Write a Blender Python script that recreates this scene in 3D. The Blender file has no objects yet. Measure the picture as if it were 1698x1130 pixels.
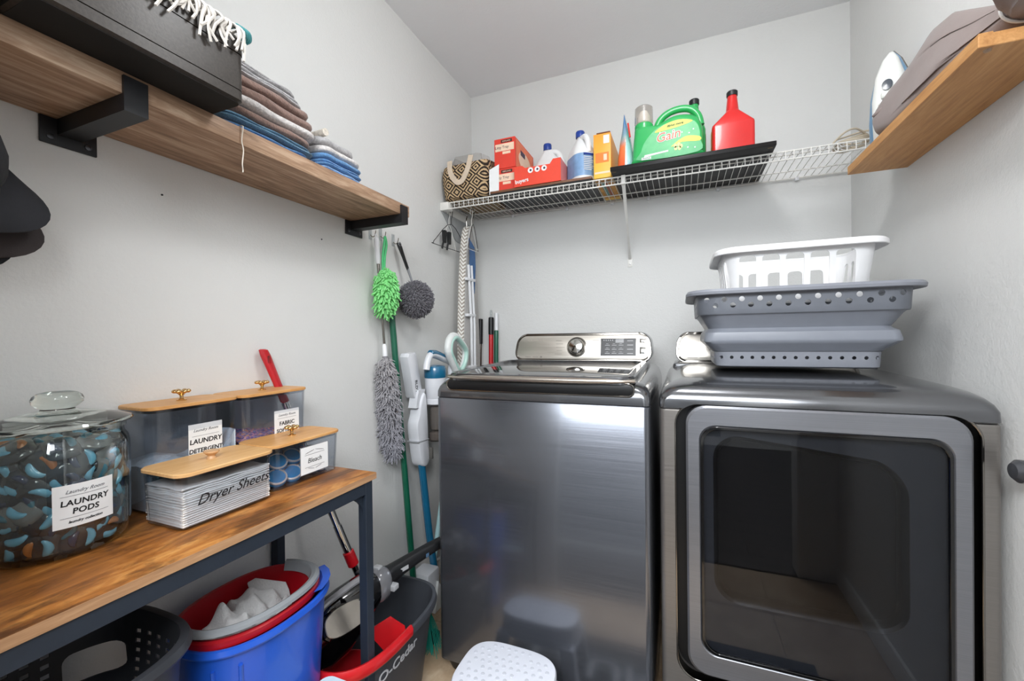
import bpy, bmesh, math, random
from math import sin, cos, pi, radians as RD, sqrt
from mathutils import Vector, Matrix, Euler
random.seed(7)
SC = bpy.context.scene
COL = SC.collection
# ------------------------------------------------------------------ camera
CAM = Vector((1.0926, -2.12, 1.13))
yaw, pitch, roll, FPX = 0.3856, -0.0062, -0.0122, 694.3
fw = Vector((-sin(yaw)*cos(pitch), cos(yaw)*cos(pitch), sin(pitch)))
rt = Vector((cos(yaw), sin(yaw), 0)); up = rt.cross(fw)
r2 = rt*cos(roll) + up*sin(roll); u2 = -rt*sin(roll) + up*cos(roll)
cd = bpy.data.cameras.new('camera'); cam = bpy.data.objects.new('camera', cd); COL.objects.link(cam)
cam.matrix_world = Matrix(((r2.x, u2.x, -fw.x, CAM.x), (r2.y, u2.y, -fw.y, CAM.y), (r2.z, u2.z, -fw.z, CAM.z), (0, 0, 0, 1)))
cd.sensor_width = 36; cd.lens = FPX*36/1698; cd.clip_start = 0.02; cd.clip_end = 50
SC.camera = cam
# ------------------------------------------------------------------ world, lights, exposure
W = bpy.data.worlds.new('world'); SC.world = W; W.use_nodes = True
W.node_tree.nodes['Background'].inputs[0].default_value = (0.80, 0.86, 0.95, 1)
W.node_tree.nodes['Background'].inputs[1].default_value = 0.9
def area(name, loc, rot, sx, sy, power, col=(1, 1, 1), shape='RECTANGLE'):
    l = bpy.data.lights.new(name, 'AREA'); l.shape = shape; l.size = sx; l.size_y = sy; l.energy = power; l.color = col
    o = bpy.data.objects.new(name, l); COL.objects.link(o); o.location = loc; o.rotation_euler = rot; return o
pl_ = bpy.data.lights.new('ceiling_lamp_light', 'POINT'); pl_.energy = 12; pl_.shadow_soft_size = .11; pl_.color = (.97, .985, 1)
po_ = bpy.data.objects.new('ceiling_lamp_light', pl_); COL.objects.link(po_); po_.location = (1.08, -1.22, 2.30)
area('hallway_fill', (1.0, -2.9, 1.98), (RD(93), 0, 0), 1.6, .55, 27, (.90, .95, 1))  # added soft fill behind the camera, lifts the ceiling and upper walls
area('hallway_overhead_fill', (1.0, -3.3, 2.42), (0, 0, 0), 2.4, 1.4, 120, (.97, .985, 1))  # added overhead fill in the unseen hall, brightens the lower room
SC.view_settings.view_transform = 'Standard'; SC.view_settings.look = 'None'
SC.view_settings.exposure = 0.40; SC.view_settings.gamma = 1; SC.view_settings.use_curve_mapping = False

# ------------------------------------------------------------------ materials
def lin(h):
    h = h.lstrip('#'); c = [int(h[i:i+2], 16)/255 for i in (0, 2, 4)]
    return tuple((x/12.92 if x <= .04045 else ((x+.055)/1.055)**2.4) for x in c) + (1,)
class N:
    """small node helper"""
    def __init__(s, name):
        s.m = bpy.data.materials.new(name); s.m.use_nodes = True; s.t = s.m.node_tree; s.n = s.t.nodes
        s.b = s.n['Principled BSDF']; s.out = s.n['Material Output']; s._tc = None
    def add(s, typ, **k):
        n = s.n.new(typ)
        for a, b in k.items(): setattr(n, a, b)
        return n
    def link(s, a, b): s.t.links.new(a, b)
    def co(s, scale=(1, 1, 1), rot=(0, 0, 0), loc=(0, 0, 0)):
        if not s._tc: s._tc = s.add('ShaderNodeTexCoord')
        m = s.add('ShaderNodeMapping'); m.inputs['Scale'].default_value = scale; m.inputs['Rotation'].default_value = rot; m.inputs['Location'].default_value = loc
        s.link(s._tc.outputs['Object'], m.inputs[0]); return m.outputs[0]
    def noise(s, co, scale, detail=4, rough=.55, dist=0):
        n = s.add('ShaderNodeTexNoise'); n.inputs['Scale'].default_value = scale; n.inputs['Detail'].default_value = detail
        n.inputs['Roughness'].default_value = rough; n.inputs['Distortion'].default_value = dist
        s.link(co, n.inputs['Vector']); return n.outputs['Fac']
    def ramp(s, fac, stops, interp='LINEAR'):
        r = s.add('ShaderNodeValToRGB'); r.color_ramp.interpolation = interp
        while len(r.color_ramp.elements) < len(stops): r.color_ramp.elements.new(.5)
        for e, (p, c) in zip(r.color_ramp.elements, stops): e.position = p; e.color = lin(c) if isinstance(c, str) else c
        s.link(fac, r.inputs[0]); return r.outputs[0]
    def bump(s, h, strength=.3, dist=.001):
        b = s.add('ShaderNodeBump'); b.inputs['Strength'].default_value = strength; b.inputs['Distance'].default_value = dist
        s.link(h, b.inputs['Height']); s.link(b.outputs[0], s.b.inputs['Normal'])
    def math(s, op, a, b=None, c=None):
        n = s.add('ShaderNodeMath', operation=op)
        for i, v in enumerate((a, b, c)):
            if v is None: continue
            if isinstance(v, (int, float)): n.inputs[i].default_value = v
            else: s.link(v, n.inputs[i])
        return n.outputs[0]
    def mix(s, f, a, b):
        n = s.add('ShaderNodeMix', data_type='RGBA')
        if isinstance(f, (int, float)): n.inputs[0].default_value = f
        else: s.link(f, n.inputs[0])
        for i, v in ((6, a), (7, b)):
            if isinstance(v, str): n.inputs[i].default_value = lin(v)
            elif isinstance(v, tuple): n.inputs[i].default_value = v
            else: s.link(v, n.inputs[i])
        return n.outputs[2]
    def sep(s, co):
        n = s.add('ShaderNodeSeparateXYZ'); s.link(co, n.inputs[0]); return n.outputs
    def col(s, c): s.link(c, s.b.inputs['Base Color'])
def dark(h, k):
    c = lin(h); return tuple(min(1, x*k) for x in c[:3]) + (1,)
MC = {}
def mat(name, hx, rough=.5, metal=0, var=.08, vs=25, bump=0, bs=200, coat=0, spec=.5, sheen=0, sub=0, trans=0, ior=1.45):
    if name in MC: return MC[name]
    n = N(name); f = n.noise(n.co(), vs, 3)
    n.col(n.ramp(f, [(.3, dark(hx, 1-var)), (.7, dark(hx, 1+var))]))
    n.b.inputs['Roughness'].default_value = rough; n.b.inputs['Metallic'].default_value = metal
    n.b.inputs['Specular IOR Level'].default_value = spec
    if coat: n.b.inputs['Coat Weight'].default_value = coat; n.b.inputs['Coat Roughness'].default_value = .06
    if sheen: n.b.inputs['Sheen Weight'].default_value = sheen
    if sub: n.b.inputs['Subsurface Weight'].default_value = sub; n.b.inputs['Subsurface Radius'].default_value = (.01, .01, .01)
    if trans: n.b.inputs['Transmission Weight'].default_value = trans; n.b.inputs['IOR'].default_value = ior
    if bump: n.bump(n.noise(n.co(), bs, 3), bump, .002)
    MC[name] = n.m; return n.m
def thin_glass(name, tint, refl=1.0, rough=.02, ior=1.45):
    n = N(name); n.n.remove(n.b)
    tr = n.add('ShaderNodeBsdfTransparent'); tr.inputs[0].default_value = lin(tint)
    gl = n.add('ShaderNodeBsdfGlossy'); gl.inputs['Roughness'].default_value = rough
    fr = n.add('ShaderNodeLayerWeight'); fr.inputs[0].default_value = .5; f0 = ((ior-1)/(ior+1))**2
    wob = n.noise(n.co(), 12, 2); b = n.add('ShaderNodeBump'); b.inputs['Strength'].default_value = .03; b.inputs['Distance'].default_value = .001
    n.link(wob, b.inputs['Height']); n.link(b.outputs[0], gl.inputs['Normal']); n.link(b.outputs[0], fr.inputs['Normal'])
    f = n.math('MINIMUM', n.math('MULTIPLY', n.math('ADD', n.math('MULTIPLY', n.math('POWER', fr.outputs[1], 5), 1-f0), f0), refl), .95)
    mx = n.add('ShaderNodeMixShader'); n.link(f, mx.inputs[0]); n.link(tr.outputs[0], mx.inputs[1]); n.link(gl.outputs[0], mx.inputs[2])
    n.link(mx.outputs[0], n.out.inputs[0]); MC[name] = n.m; return n.m
def wall_mat(name, hx, s=1.0):
    n = N(name); co = n.co()
    f = n.noise(co, 3, 3); n.col(n.ramp(f, [(.3, dark(hx, .985)), (.7, dark(hx, 1.01))]))
    n.b.inputs['Roughness'].default_value = .62
    a = n.noise(co, 150, 3, .6); b = n.noise(co, 55, 2, .5)
    n.bump(n.math('ADD', a, b), .38*s, .0022); return n.m
def wood(name, c1, c2, c3, along='y', scale=1., rough=.5, blotch=0, c4=None, bump=.15, seam=0, st=.09):
    n = N(name); sc = {'x': (st, 1, 1), 'y': (1, st, 1), 'z': (1, 1, st)}[along]
    sc = tuple(v*scale for v in sc); co = n.co(sc)
    g = n.noise(co, 60, 6, .65, .6); w = n.noise(co, 11, 3, .5, 1.2)
    f = n.math('ADD', n.math('MULTIPLY', g, .6), n.math('MULTIPLY', w, .4))
    c = n.ramp(f, [(.34, c1), (.5, c2), (.66, c3)])
    if blotch:
        bl = n.noise(n.co(tuple((.35 if v < .5*scale else 1)*scale for v in sc)), 9, 6, .7, 1.6)
        c = n.mix(n.math('MULTIPLY', n.ramp(bl, [(.47, (0, 0, 0, 1)), (.62, (1, 1, 1, 1))]), blotch), c, c4)
    if seam:
        x, y, z = n.sep(n.co())
        ax = {'x': y, 'y': x, 'z': x}[along]
        fr = n.math('FRACT', n.math('MULTIPLY', ax, seam))
        c = n.mix(n.math('MULTIPLY', n.math('LESS_THAN', fr, .04), .25), c, c1)
    n.col(c); n.b.inputs['Roughness'].default_value = rough; n.bump(g, bump, .001); MC[name] = n.m; return n.m
def steel(name, hx, rough=.25, axis='x', coat=.35, br=.15, cv=.08):
    n = N(name); sc = {'x': (3, 260, 500), 'z': (500, 500, 3), 'y': (500, 3, 500)}[axis]
    g = n.noise(n.co(sc), 1, 3); n.col(n.ramp(g, [(.25, dark(hx, 1-cv)), (.75, dark(hx, 1+cv))]))
    n.b.inputs['Metallic'].default_value = .85
    n.link(n.ramp(g, [(.2, (rough*.8,)*3+(1,)), (.8, (rough*1.2,)*3+(1,))]), n.b.inputs['Roughness'])
    n.b.inputs['Coat Weight'].default_value = coat; n.b.inputs['Coat Roughness'].default_value = .035
    n.bump(g, br*.08, .0002); MC[name] = n.m; return n.m

# ------------------------------------------------------------------ mesh builder
def rr(cx, cy, hw, hd, r, n=5):
    """rounded rectangle, counter-clockwise list of (a, b)"""
    r = min(r, hw*.999, hd*.999); o = []
    for k, (sx, sy) in enumerate(((1, -1), (1, 1), (-1, 1), (-1, -1))):
        a0 = -pi/2 + k*pi/2
        for i in range(n+1):
            a = a0 + i*pi/2/n; o.append((cx+sx*(hw-r)+r*cos(a), cy+sy*(hd-r)+r*sin(a)))
    return o
def se(cx, cy, a, b, e=2.0, n=48):
    o = []
    for i in range(n):
        t = 2*pi*i/n; c, s = cos(t), sin(t)
        o.append((cx+a*math.copysign(abs(c)**(2/e), c), cy+b*math.copysign(abs(s)**(2/e), s)))
    return o
class B:
    def __init__(s): s.v = []; s.f = []; s.mi = []; s.cur = 0
    def add(s, vs, fs):
        k = len(s.v); s.v += [Vector(v) for v in vs]; s.f += [tuple(i+k for i in f) for f in fs]; s.mi += [s.cur]*len(fs); return s
    def box(s, x0, x1, y0, y1, z0, z1, r=0, seg=2):
        bm = bmesh.new(); bmesh.ops.create_cube(bm, size=1)
        for v in bm.verts: v.co = Vector((x0+(v.co.x+.5)*(x1-x0), y0+(v.co.y+.5)*(y1-y0), z0+(v.co.z+.5)*(z1-z0)))
        if r: bmesh.ops.bevel(bm, geom=bm.edges[:], offset=r, segments=seg, profile=.5, affect='EDGES', clamp_overlap=True)
        bm.verts.index_update()
        s.add([v.co.copy() for v in bm.verts], [[v.index for v in f.verts] for f in bm.faces]); bm.free(); return s
    def loft(s, rings, caps=(True, True), close=True):
        n = len(rings[0]); vs = [p for r in rings for p in r]; fs = []
        for i in range(len(rings)-1):
            for j in range(n if close else n-1):
                a = i*n+j; b = i*n+(j+1) % n; fs.append((a, b, b+n, a+n))
        if caps[0]: fs.append(tuple(range(n-1, -1, -1)))
        if caps[1]: fs.append(tuple((len(rings)-1)*n+j for j in range(n)))
        return s.add(vs, fs)
    def lz(s, secs, caps=(True, True)):
        """loft of (outline, z)"""
        return s.loft([[(a, b, z) for a, b in o] for o, z in secs], caps)
    def prism(s, out, a0, a1, plane='xy', bev=0):
        cx = sum(p[0] for p in out)/len(out); cy = sum(p[1] for p in out)/len(out)
        w = (max(p[0] for p in out)-min(p[0] for p in out))/2; h = (max(p[1] for p in out)-min(p[1] for p in out))/2
        def m(k, a):
            o = [(cx+(p[0]-cx)*(1-k/w), cy+(p[1]-cy)*(1-k/h)) for p in out]
            return [{'xy': (p, q, a), 'xz': (p, a, q), 'yz': (a, p, q)}[plane] for p, q in o]
        sg = 1 if a1 > a0 else -1
        rings = [m(0, a0), m(0, a1)] if not bev else [m(bev, a0), m(bev*.3, a0+sg*bev*.3), m(0, a0+sg*bev), m(0, a1-sg*bev), m(bev*.3, a1-sg*bev*.3), m(bev, a1)]
        return s.loft(rings)
    def frame(s, out, inn, a0, a1, plane='xz', bev=0):
        def m(o, a): return [{'xy': (p, q, a), 'xz': (p, a, q), 'yz': (a, p, q)}[plane] for p, q in o]
        n = len(out)
        cx = sum(p[0] for p in out)/n; cy = sum(p[1] for p in out)/n
        def off(o, d):
            w = max(abs(p[0]-cx) for p in o); h = max(abs(p[1]-cy) for p in o)
            return [(cx+(p[0]-cx)*(1-d/w), cy+(p[1]-cy)*(1-d/h)) for p in o]
        R = [m(out, a1), m(out, a0+bev*(1 if a1 > a0 else -1)), m(off(out, bev), a0), m(off(inn, -bev), a0), m(inn, a0+bev*(1 if a1 > a0 else -1)), m(inn, a1), m(out, a1)]
        return s.loft(R, (False, False))
    def tube(s, pts, r, n=8, caps=True, close=False):
        pts = [Vector(p) for p in pts]; m = len(pts)
        rs = r if isinstance(r, (list, tuple)) else [r]*m
        T = []
        for i in range(m):
            a = pts[(i-1) % m] if (close or i) else pts[0]; b = pts[(i+1) % m] if (close or i < m-1) else pts[-1]
            T.append((b-a).normalized())
        x = T[0].orthogonal().normalized(); rings = []
        for i in range(m):
            x = (x-T[i]*x.dot(T[i]))
            x = x.normalized() if x.length > 1e-6 else T[i].orthogonal().normalized()
            y = T[i].cross(x)
            rings.append([pts[i]+(x*cos(2*pi*j/n)+y*sin(2*pi*j/n))*rs[i] for j in range(n)])
        if close: rings.append(rings[0]); caps = False
        return s.loft(rings, (caps, caps))
    def lathe(s, prof, c=(0, 0, 0), n=32, ax='z', caps=(True, True)):
        def m(r, z, t):
            a, b = r*cos(t), r*sin(t)
            v = {'z': (a, b, z), 'x': (z, a, b), 'y': (b, z, a)}[ax]
            return (c[0]+v[0], c[1]+v[1], c[2]+v[2])
        return s.loft([[m(r, z, 2*pi*j/n) for j in range(n)] for r, z in prof], caps)
    def ball(s, c, r, n=16, m=10):
        rx, ry, rz = r if isinstance(r, (tuple, list)) else (r, r, r)
        return s.loft([[(c[0]+rx*max(sin(pi*i/m), 1e-3)*cos(2*pi*j/n), c[1]+ry*max(sin(pi*i/m), 1e-3)*sin(2*pi*j/n), c[2]-rz*cos(pi*i/m)) for j in range(n)] for i in range(m+1)])
    def xf(s, M, k=0):
        for i in range(k, len(s.v)): s.v[i] = M @ s.v[i]
        return s
    def warp(s, fn, k=0):
        for i in range(k, len(s.v)): s.v[i] = Vector(fn(s.v[i]))
        return s
def cr(pts, n=6, close=False):
    """catmull-rom through pts"""
    P = [Vector(p) for p in pts]; m = len(P); o = []
    for i in range(m if close else m-1):
        g = (lambda k: P[k % m]) if close else (lambda k: P[max(0, min(m-1, k))])
        a, b, c, d = g(i-1), g(i), g(i+1), g(i+2)
        for j in range(n):
            t = j/n; o.append(.5*((2*b)+(c-a)*t+(2*a-5*b+4*c-d)*t*t+(3*b-a-3*c+d)*t**3))
    if not close: o.append(P[-1])
    return o
BASE = {}
def thing(name, label, cat, base, group=None):
    o = bpy.data.objects.new(name, None); COL.objects.link(o); o.location = base; o.empty_display_size = .05
    o['label'] = label; o['category'] = cat
    if group: o['group'] = group
    BASE[o] = Vector(base); return o
def mesh(name, b, mats, base, smooth=35):
    me = bpy.data.meshes.new(name); me.from_pydata([v-base for v in b.v], [], b.f)
    mats = mats if isinstance(mats, (list, tuple)) else [mats]
    for m in mats: me.materials.append(m)
    if len(mats) > 1: me.polygons.foreach_set('material_index', b.mi)
    bm = bmesh.new(); bm.from_mesh(me); bmesh.ops.recalc_face_normals(bm, faces=bm.faces[:]); bm.to_mesh(me); bm.free()
    if smooth:
        me.shade_smooth(); me.set_sharp_from_angle(angle=RD(smooth))
    me.update(); return me
def part(par, name, b, mats, label=None, kind=None, smooth=35):
    base = BASE[par]; o = bpy.data.objects.new(name, mesh(name, b, mats, base, smooth)); COL.objects.link(o); o.parent = par
    if label: o['label'] = label
    if kind: o['kind'] = kind
    BASE[o] = base; return o
def solo(name, label, cat, b, mats, base, group=None, kind=None, smooth=35):
    base = Vector(base); o = bpy.data.objects.new(name, mesh(name, b, mats, base, smooth)); COL.objects.link(o); o.location = base
    if label: o['label'] = label
    if cat: o['category'] = cat
    if group: o['group'] = group
    if kind: o['kind'] = kind
    BASE[o] = base; return o
def struct(name, b, mats, base=(0, 0, 0), smooth=35): return solo(name, None, None, b, mats, base, kind='structure', smooth=smooth)
def cut(o, cb):
    """cut the shapes in cb (world coordinates) out of mesh object o"""
    base = BASE[o]; me = bpy.data.meshes.new('cutter'); me.from_pydata([v-base for v in cb.v], [], cb.f)
    bm = bmesh.new(); bm.from_mesh(me); bmesh.ops.recalc_face_normals(bm, faces=bm.faces[:]); bm.to_mesh(me); bm.free()
    c = bpy.data.objects.new('cutter', me); COL.objects.link(c)
    loc = o.location.copy(); par = o.parent; o.parent = None; o.location = (0, 0, 0)
    md = o.modifiers.new('cut', 'BOOLEAN'); md.operation = 'DIFFERENCE'; md.solver = 'EXACT'; md.use_self = True; md.object = c
    dg = bpy.context.evaluated_depsgraph_get(); dg.update()
    nm = bpy.data.meshes.new_from_object(o.evaluated_get(dg)); nm.name = o.name
    o.modifiers.clear(); old = o.data; o.data = nm; bpy.data.meshes.remove(old)
    o.parent = par; o.location = loc
    bpy.data.objects.remove(c); bpy.data.meshes.remove(me)
    nm.shade_smooth(); nm.set_sharp_from_angle(angle=RD(30))
def copy_tree(o, parent=None):
    c = o.copy(); COL.objects.link(c)
    if parent: c.parent = parent
    for ch in [x for x in bpy.data.objects if x.parent == o]: copy_tree(ch, c)
    return c
def label_of(o, label, group=None):
    o['label'] = label
    if group: o['group'] = group
_tc = {}
def text(s, size, shear=0, off=0, spacing=1.0, ext=.0004):
    """text as (verts, faces), centred, in the xy plane"""
    k = (s, size, shear, off, spacing)
    if k not in _tc:
        c = bpy.data.curves.new('t', 'FONT'); c.body = s; c.size = size; c.shear = shear; c.offset = off; c.space_character = spacing
        c.extrude = ext; c.align_x = 'CENTER'; c.align_y = 'CENTER'; c.resolution_u = 3
        o = bpy.data.objects.new('t', c); COL.objects.link(o); dg = bpy.context.evaluated_depsgraph_get(); dg.update()
        m = bpy.data.meshes.new_from_object(o.evaluated_get(dg))
        _tc[k] = ([v.co.copy() for v in m.vertices], [tuple(p.vertices) for p in m.polygons])
        bpy.data.objects.remove(o); bpy.data.curves.remove(c); bpy.data.meshes.remove(m)
    return _tc[k]
def put_text(b, s, size, O, U, V, **k):
    """O origin, U right, V up (unit vectors)"""
    vs, fs = text(s, size, **k); O, U, V = Vector(O), Vector(U), Vector(V); Nn = U.cross(V)
    b.add([O+U*v.x+V*v.y+Nn*v.z for v in vs], fs)
def quad_strip(b, O, U, V, x0, x1, y0, y1, t=.0004):
    O, U, V = Vector(O), Vector(U), Vector(V); Nn = U.cross(V)
    p = [O+U*x+V*y+Nn*z for z in (0, t) for x, y in ((x0, y0), (x1, y0), (x1, y1), (x0, y1))]
    b.add(p, [(3, 2, 1, 0), (4, 5, 6, 7), (0, 1, 5, 4), (1, 2, 6, 5), (2, 3, 7, 6), (3, 0, 4, 7)])
def rnd(a, b): return random.uniform(a, b)
def nz(x, y, z=0):
    return (sin(x*1.7+y*2.3+.5)+sin(x*3.1-y*1.9+z*2.7+1.3)*.6+sin(y*4.3+x*.7-z*3.9+2.1)*.4+sin(z*5.1+x*2.9)*.3)/2.3
# ------------------------------------------------------------------ shared materials
WALL = wall_mat('wall_paint', '#dcdcda'); CEIL = wall_mat('ceiling_paint', '#f1f2f4', .7)
TRIM = mat('trim_white', '#e4e4e2', .4, var=.02)
BLACKM = mat('black_metal', '#1b1c1f', .45, .2, bump=.1, bs=400)
NAVYM = mat('dark_table_metal', '#27303c', .5, .25, bump=.08, bs=300)
SCREW = mat('screw_steel', '#55565a', .35, .8)
OAKG = wood('shelf_oak', '#735843', '#a8876c', '#cfb49a', 'y', 1.6, .55, bump=.3)
OAKR = wood('honey_oak', '#a8733f', '#c38e55', '#d3a06a', 'y', 1.4, .5, bump=.12)
RUST = wood('rustic_top', '#6c3d17', '#a1642a', '#cb924e', 'y', .8, .42, .85, '#41240e', bump=.1, st=.22)
RUSTE = wood('rustic_edge', '#8d6a4c', '#a9805c', '#c29b74', 'y', 1.8, .5, bump=.1)
BAMB = wood('bamboo', '#c0874c', '#cf9a5e', '#daaa70', 'y', 2.2, .42, bump=.05, seam=45)
BAMBL = wood('bamboo_light', '#cc9a60', '#dbad75', '#e5bd88', 'y', 2.2, .42, bump=.05, seam=45)
ACR = thin_glass('clear_acrylic', '#f3f5f8', 1.6)
JAR = thin_glass('jar_glass', '#f6f9f7', 1.7, .01, 1.5)
JARL = mat('jar_lid_glass', '#eef4ee', .01, trans=1, ior=1.48, var=.01)
CLEAR = thin_glass('clear_plastic', '#f3f5f6', 1.3, .06)
WPL = mat('white_plastic', '#e6e7ea', .38, var=.02)
WWIRE = mat('white_wire_coating', '#e9e7e2', .4, var=.03)
PAPER = mat('white_paper', '#eceded', .7, var=.02)
INK = mat('black_ink', '#17171a', .6, var=.02)
INKG = mat('grey_ink', '#6c6d72', .6, var=.02)
GOLD = mat('gold_metal', '#d9b47c', .15, .95)
STL = steel('dark_steel', '#73767d', .21, 'x', .3, .5)
STLC = steel('dark_steel_cap', '#6a6b6e', .20, 'x', .5, .03, .03)
STLD = steel('door_steel', '#8b8d93', .36, 'x', .2)
STLW = steel('side_steel', '#8b8783', .42, 'x', .15)
SILV = steel('console_silver', '#c9c3ba', .33, 'x', .15)
CHR = mat('chrome', '#cfcdc9', .08, 1.0, var=.02)
CHRD = mat('dark_chrome', '#8c8882', .14, 1.0, var=.03)
BLKG = mat('black_gloss', '#050506', .07, 0, coat=.5)
BLKP = mat('black_plastic', '#131416', .4, bump=.05)
GRYT = mat('dark_grey_tub', '#3b3e43', .42, bump=.06)
# ------------------------------------------------------------------ room shell
RW, RD_, RH = 1.741, -2.02, 2.49
struct('wall_left', B().box(-.1, 0, RD_-.1, .1, -.02, RH+.1), WALL)
struct('wall_back', B().box(0, RW, 0, .1, -.02, RH+.1), WALL)
struct('wall_right', B().box(RW, RW+.1, RD_-.1, .1, -.02, RH+.1), WALL)
struct('ceiling', B().box(0, RW, RD_, 0, RH, RH+.1), CEIL)
wf = B().box(0, .44, RD_-.1, RD_, 0, RH).box(1.60, RW, RD_-.1, RD_, 0, RH).box(.44, 1.60, RD_-.1, RD_, 2.07, RH)
struct('wall_front', wf, WALL)
dtr = B().box(.44, .458, RD_-.105, RD_+.005, 0, 2.07, .003).box(1.582, 1.60, RD_-.105, RD_+.005, 0, 2.07, .003).box(.458, 1.582, RD_-.105, RD_+.005, 2.052, 2.07, .003)
struct('door_1', dtr, TRIM)
# hallway beyond the doorway (it shows as the reflection in the dryer door)
HALLW = wall_mat('hall_paint', '#6f7173')
struct('wall_hall', B().box(-1.2, 3.2, -4.6, -4.5, 0, 2.5), HALLW)
struct('baseboard_hall', B().box(-1.2, 3.2, -4.5, -4.487, -.012, .09), TRIM)
struct('door_2', B().box(1.45, 1.53, -4.5, -4.48, 0, 2.1, .003).box(2.33, 2.41, -4.5, -4.48, 0, 2.1, .003).box(1.45, 2.41, -4.5, -4.48, 2.05, 2.13, .003).box(1.53, 2.33, -4.5, -4.49, 0, 2.05, .003), TRIM)
struct('wall_hall_left', B().box(-1.3, -1.2, -4.5, RD_-.1, 0, 2.5), HALLW)
struct('wall_hall_right', B().box(3.2, 3.3, -4.5, RD_-.1, 0, 2.5), HALLW)
HALLF = wood('hall_floor_planks', '#231f1d', '#332e2b', '#463f3b', 'x', 1.0, .35, bump=.1)
hf = struct('floor_hall', B().box(-1.2, 3.2, -4.5, RD_-.0, -.04, -.012), mat('hall_subfloor', '#1c1a19', .7))
pm = mesh('plank', B().box(-.6, .6, -.068, .068, -.012, 0, .002, 1), HALLF, Vector((0, 0, 0)))
for i in range(18):
    for j in range(4):
        o = bpy.data.objects.new('plank', pm); COL.objects.link(o); o.parent = hf
        o.location = (-.75+j*1.202+(i % 2)*.35, RD_-.075-i*.1395, 0)
bb = lambda x0, x1, y0, y1: B().box(x0, x1, y0, y1, 0, .07, .002).box(x0, x1, y0, y1, .07, .083, .004)
struct('baseboard_left', bb(0, .013, RD_, 0), TRIM)
struct('baseboard_back', bb(.013, RW, -.013, 0), TRIM)
struct('baseboard_right', bb(RW-.013, RW, RD_, -.013), TRIM)
# tiled floor: every tile a piece with recessed joints
def tile_mat():
    n = N('travertine_tile'); co = n.co(); f = n.noise(co, 9, 6, .65, .8); g = n.noise(co, 70, 3)
    n.col(n.mix(n.math('MULTIPLY', g, .35), n.ramp(f, [(.3, '#9d8469'), (.5, '#b49c80'), (.7, '#c9b59b')]), '#8b7660'))
    n.b.inputs['Roughness'].default_value = .45; n.bump(f, .15, .001); return n.m
fl = struct('floor', B().box(0, RW, RD_, 0, -.05, -.006), mat('grout', '#c2b49f', .8, bump=.2))
TS = .3302; tm = tile_mat()
for i in range(6):
    for j in range(7):
        x0 = .1-TS+i*TS; y0 = -.03-TS*(j+1)
        xa, xb, ya, yb = max(x0, 0)+.002, min(x0+TS, RW)-.002, max(y0, RD_)+.002, min(y0+TS, 0)-.002
        if xb-xa < .02 or yb-ya < .02: continue
        part(fl, 'tile', B().box(xa, xb, ya, yb, -.006, 0, .0015, 1), tm)
# ceiling light fixture (out of frame, real lamp)
t = thing('ceiling_light', 'round white flush ceiling light with frosted diffuser above the camera side', 'light', (1.05, -1.22, RH))
part(t, 'base', B().lathe([(.17, RH), (.17, RH-.02), (.16, RH-.025)], (1.05, -1.22, 0), 40), TRIM)
em = N('lamp_diffuser'); em.b.inputs['Emission Color'].default_value = (1, .96, .9, 1); em.b.inputs['Emission Strength'].default_value = 1.6
em.col(em.ramp(em.noise(em.co(), 4), [(0, '#f4f0e8'), (1, '#ffffff')]))
part(t, 'diffuser', B().lathe([(.155, RH-.025), (.15, RH-.045), (.12, RH-.06), (.06, RH-.067), (.001, RH-.068)], (1.05, -1.22, 0), 40), em.m)
# small marks on the left wall
for (y, z) in ((-1.079, 1.461), (-1.534, 1.465)):
    solo('wall_nail', 'small dark dot on the left wall ' + ('below the far shelf bracket' if y > -1.2 else 'below the near shelf bracket'), 'nail',
         B().lathe([(.0022, 0), (.0022, .002), (.001, .003)], (0, y, z), 10, 'x'), BLKP, (0, y, z))
# door knob at the right edge
t = thing('door_knob', 'dark grey round knob at the right edge beside the dryer', 'knob', (RW, -.985, .855))
part(t, 'rose', B().lathe([(.028, RW), (.028, RW-.005), (.02, RW-.009)], (0, -.985, .855), 28, 'x'), mat('knob_metal', '#55565a', .4, .6))
part(t, 'knob', B().lathe([(.008, RW-.008), (.008, RW-.016), (.017, RW-.02), (.0225, RW-.028), (.0225, RW-.038), (.015, RW-.046), (.001, RW-.048)], (0, -.985, .855), 28, 'x'), mat('knob_metal', '#55565a'))

# ------------------------------------------------------------------ washer
YF = -.914
def console(t, x0, x1, tx0, tx1, z0, z1):
    """tilted control console: body, rim and face"""
    cx = (x0+x1)/2; yb = -.20
    def outline(d, r):
        o = []
        for (px, pz) in rr(0, 0, 1, 1, r, 6): o.append((px, pz))
        res = []
        hw = (x1-x0)/2-d; hh = (z1-z0)/2-d; tp = ((x1-x0)-(tx1-tx0))/2*.45
        for px, pz in rr(0, 0, hw, hh, r, 8):
            k = (pz+hh)/(2*hh); w = 1-(tp/hw)*k
            res.append((cx+px*w, (z0+z1)/2+pz))
        return res
    def tilt(v): return (v[0], v[1]+(v[2]-z0)*.22, v[2])
    b = B(); b.prism(outline(0, .045), -.335, yb, 'xz', .006); b.warp(tilt); part(t, 'console', b, STLC)
    b = B(); b.frame(outline(.001, .045), outline(.011, .037), -.3405, -.3355, 'xz', .0015); b.warp(tilt); part(t, 'console_rim', b, CHRD, 'dark chrome rim of the control panel')
    b = B(); b.prism(outline(.0105, .037), -.3385, -.334, 'xz', .001); b.warp(tilt); part(t, 'control_panel', b, SILV, 'silver control panel face')
    return tilt
def rrx(x0, x1, y0, y1, d, r): return rr((x0+x1)/2, (y0+y1)/2, (x1-x0)/2-d, (y1-y0)/2-d, r, 8)
wx0, wx1 = .3249, 1.0108
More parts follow.
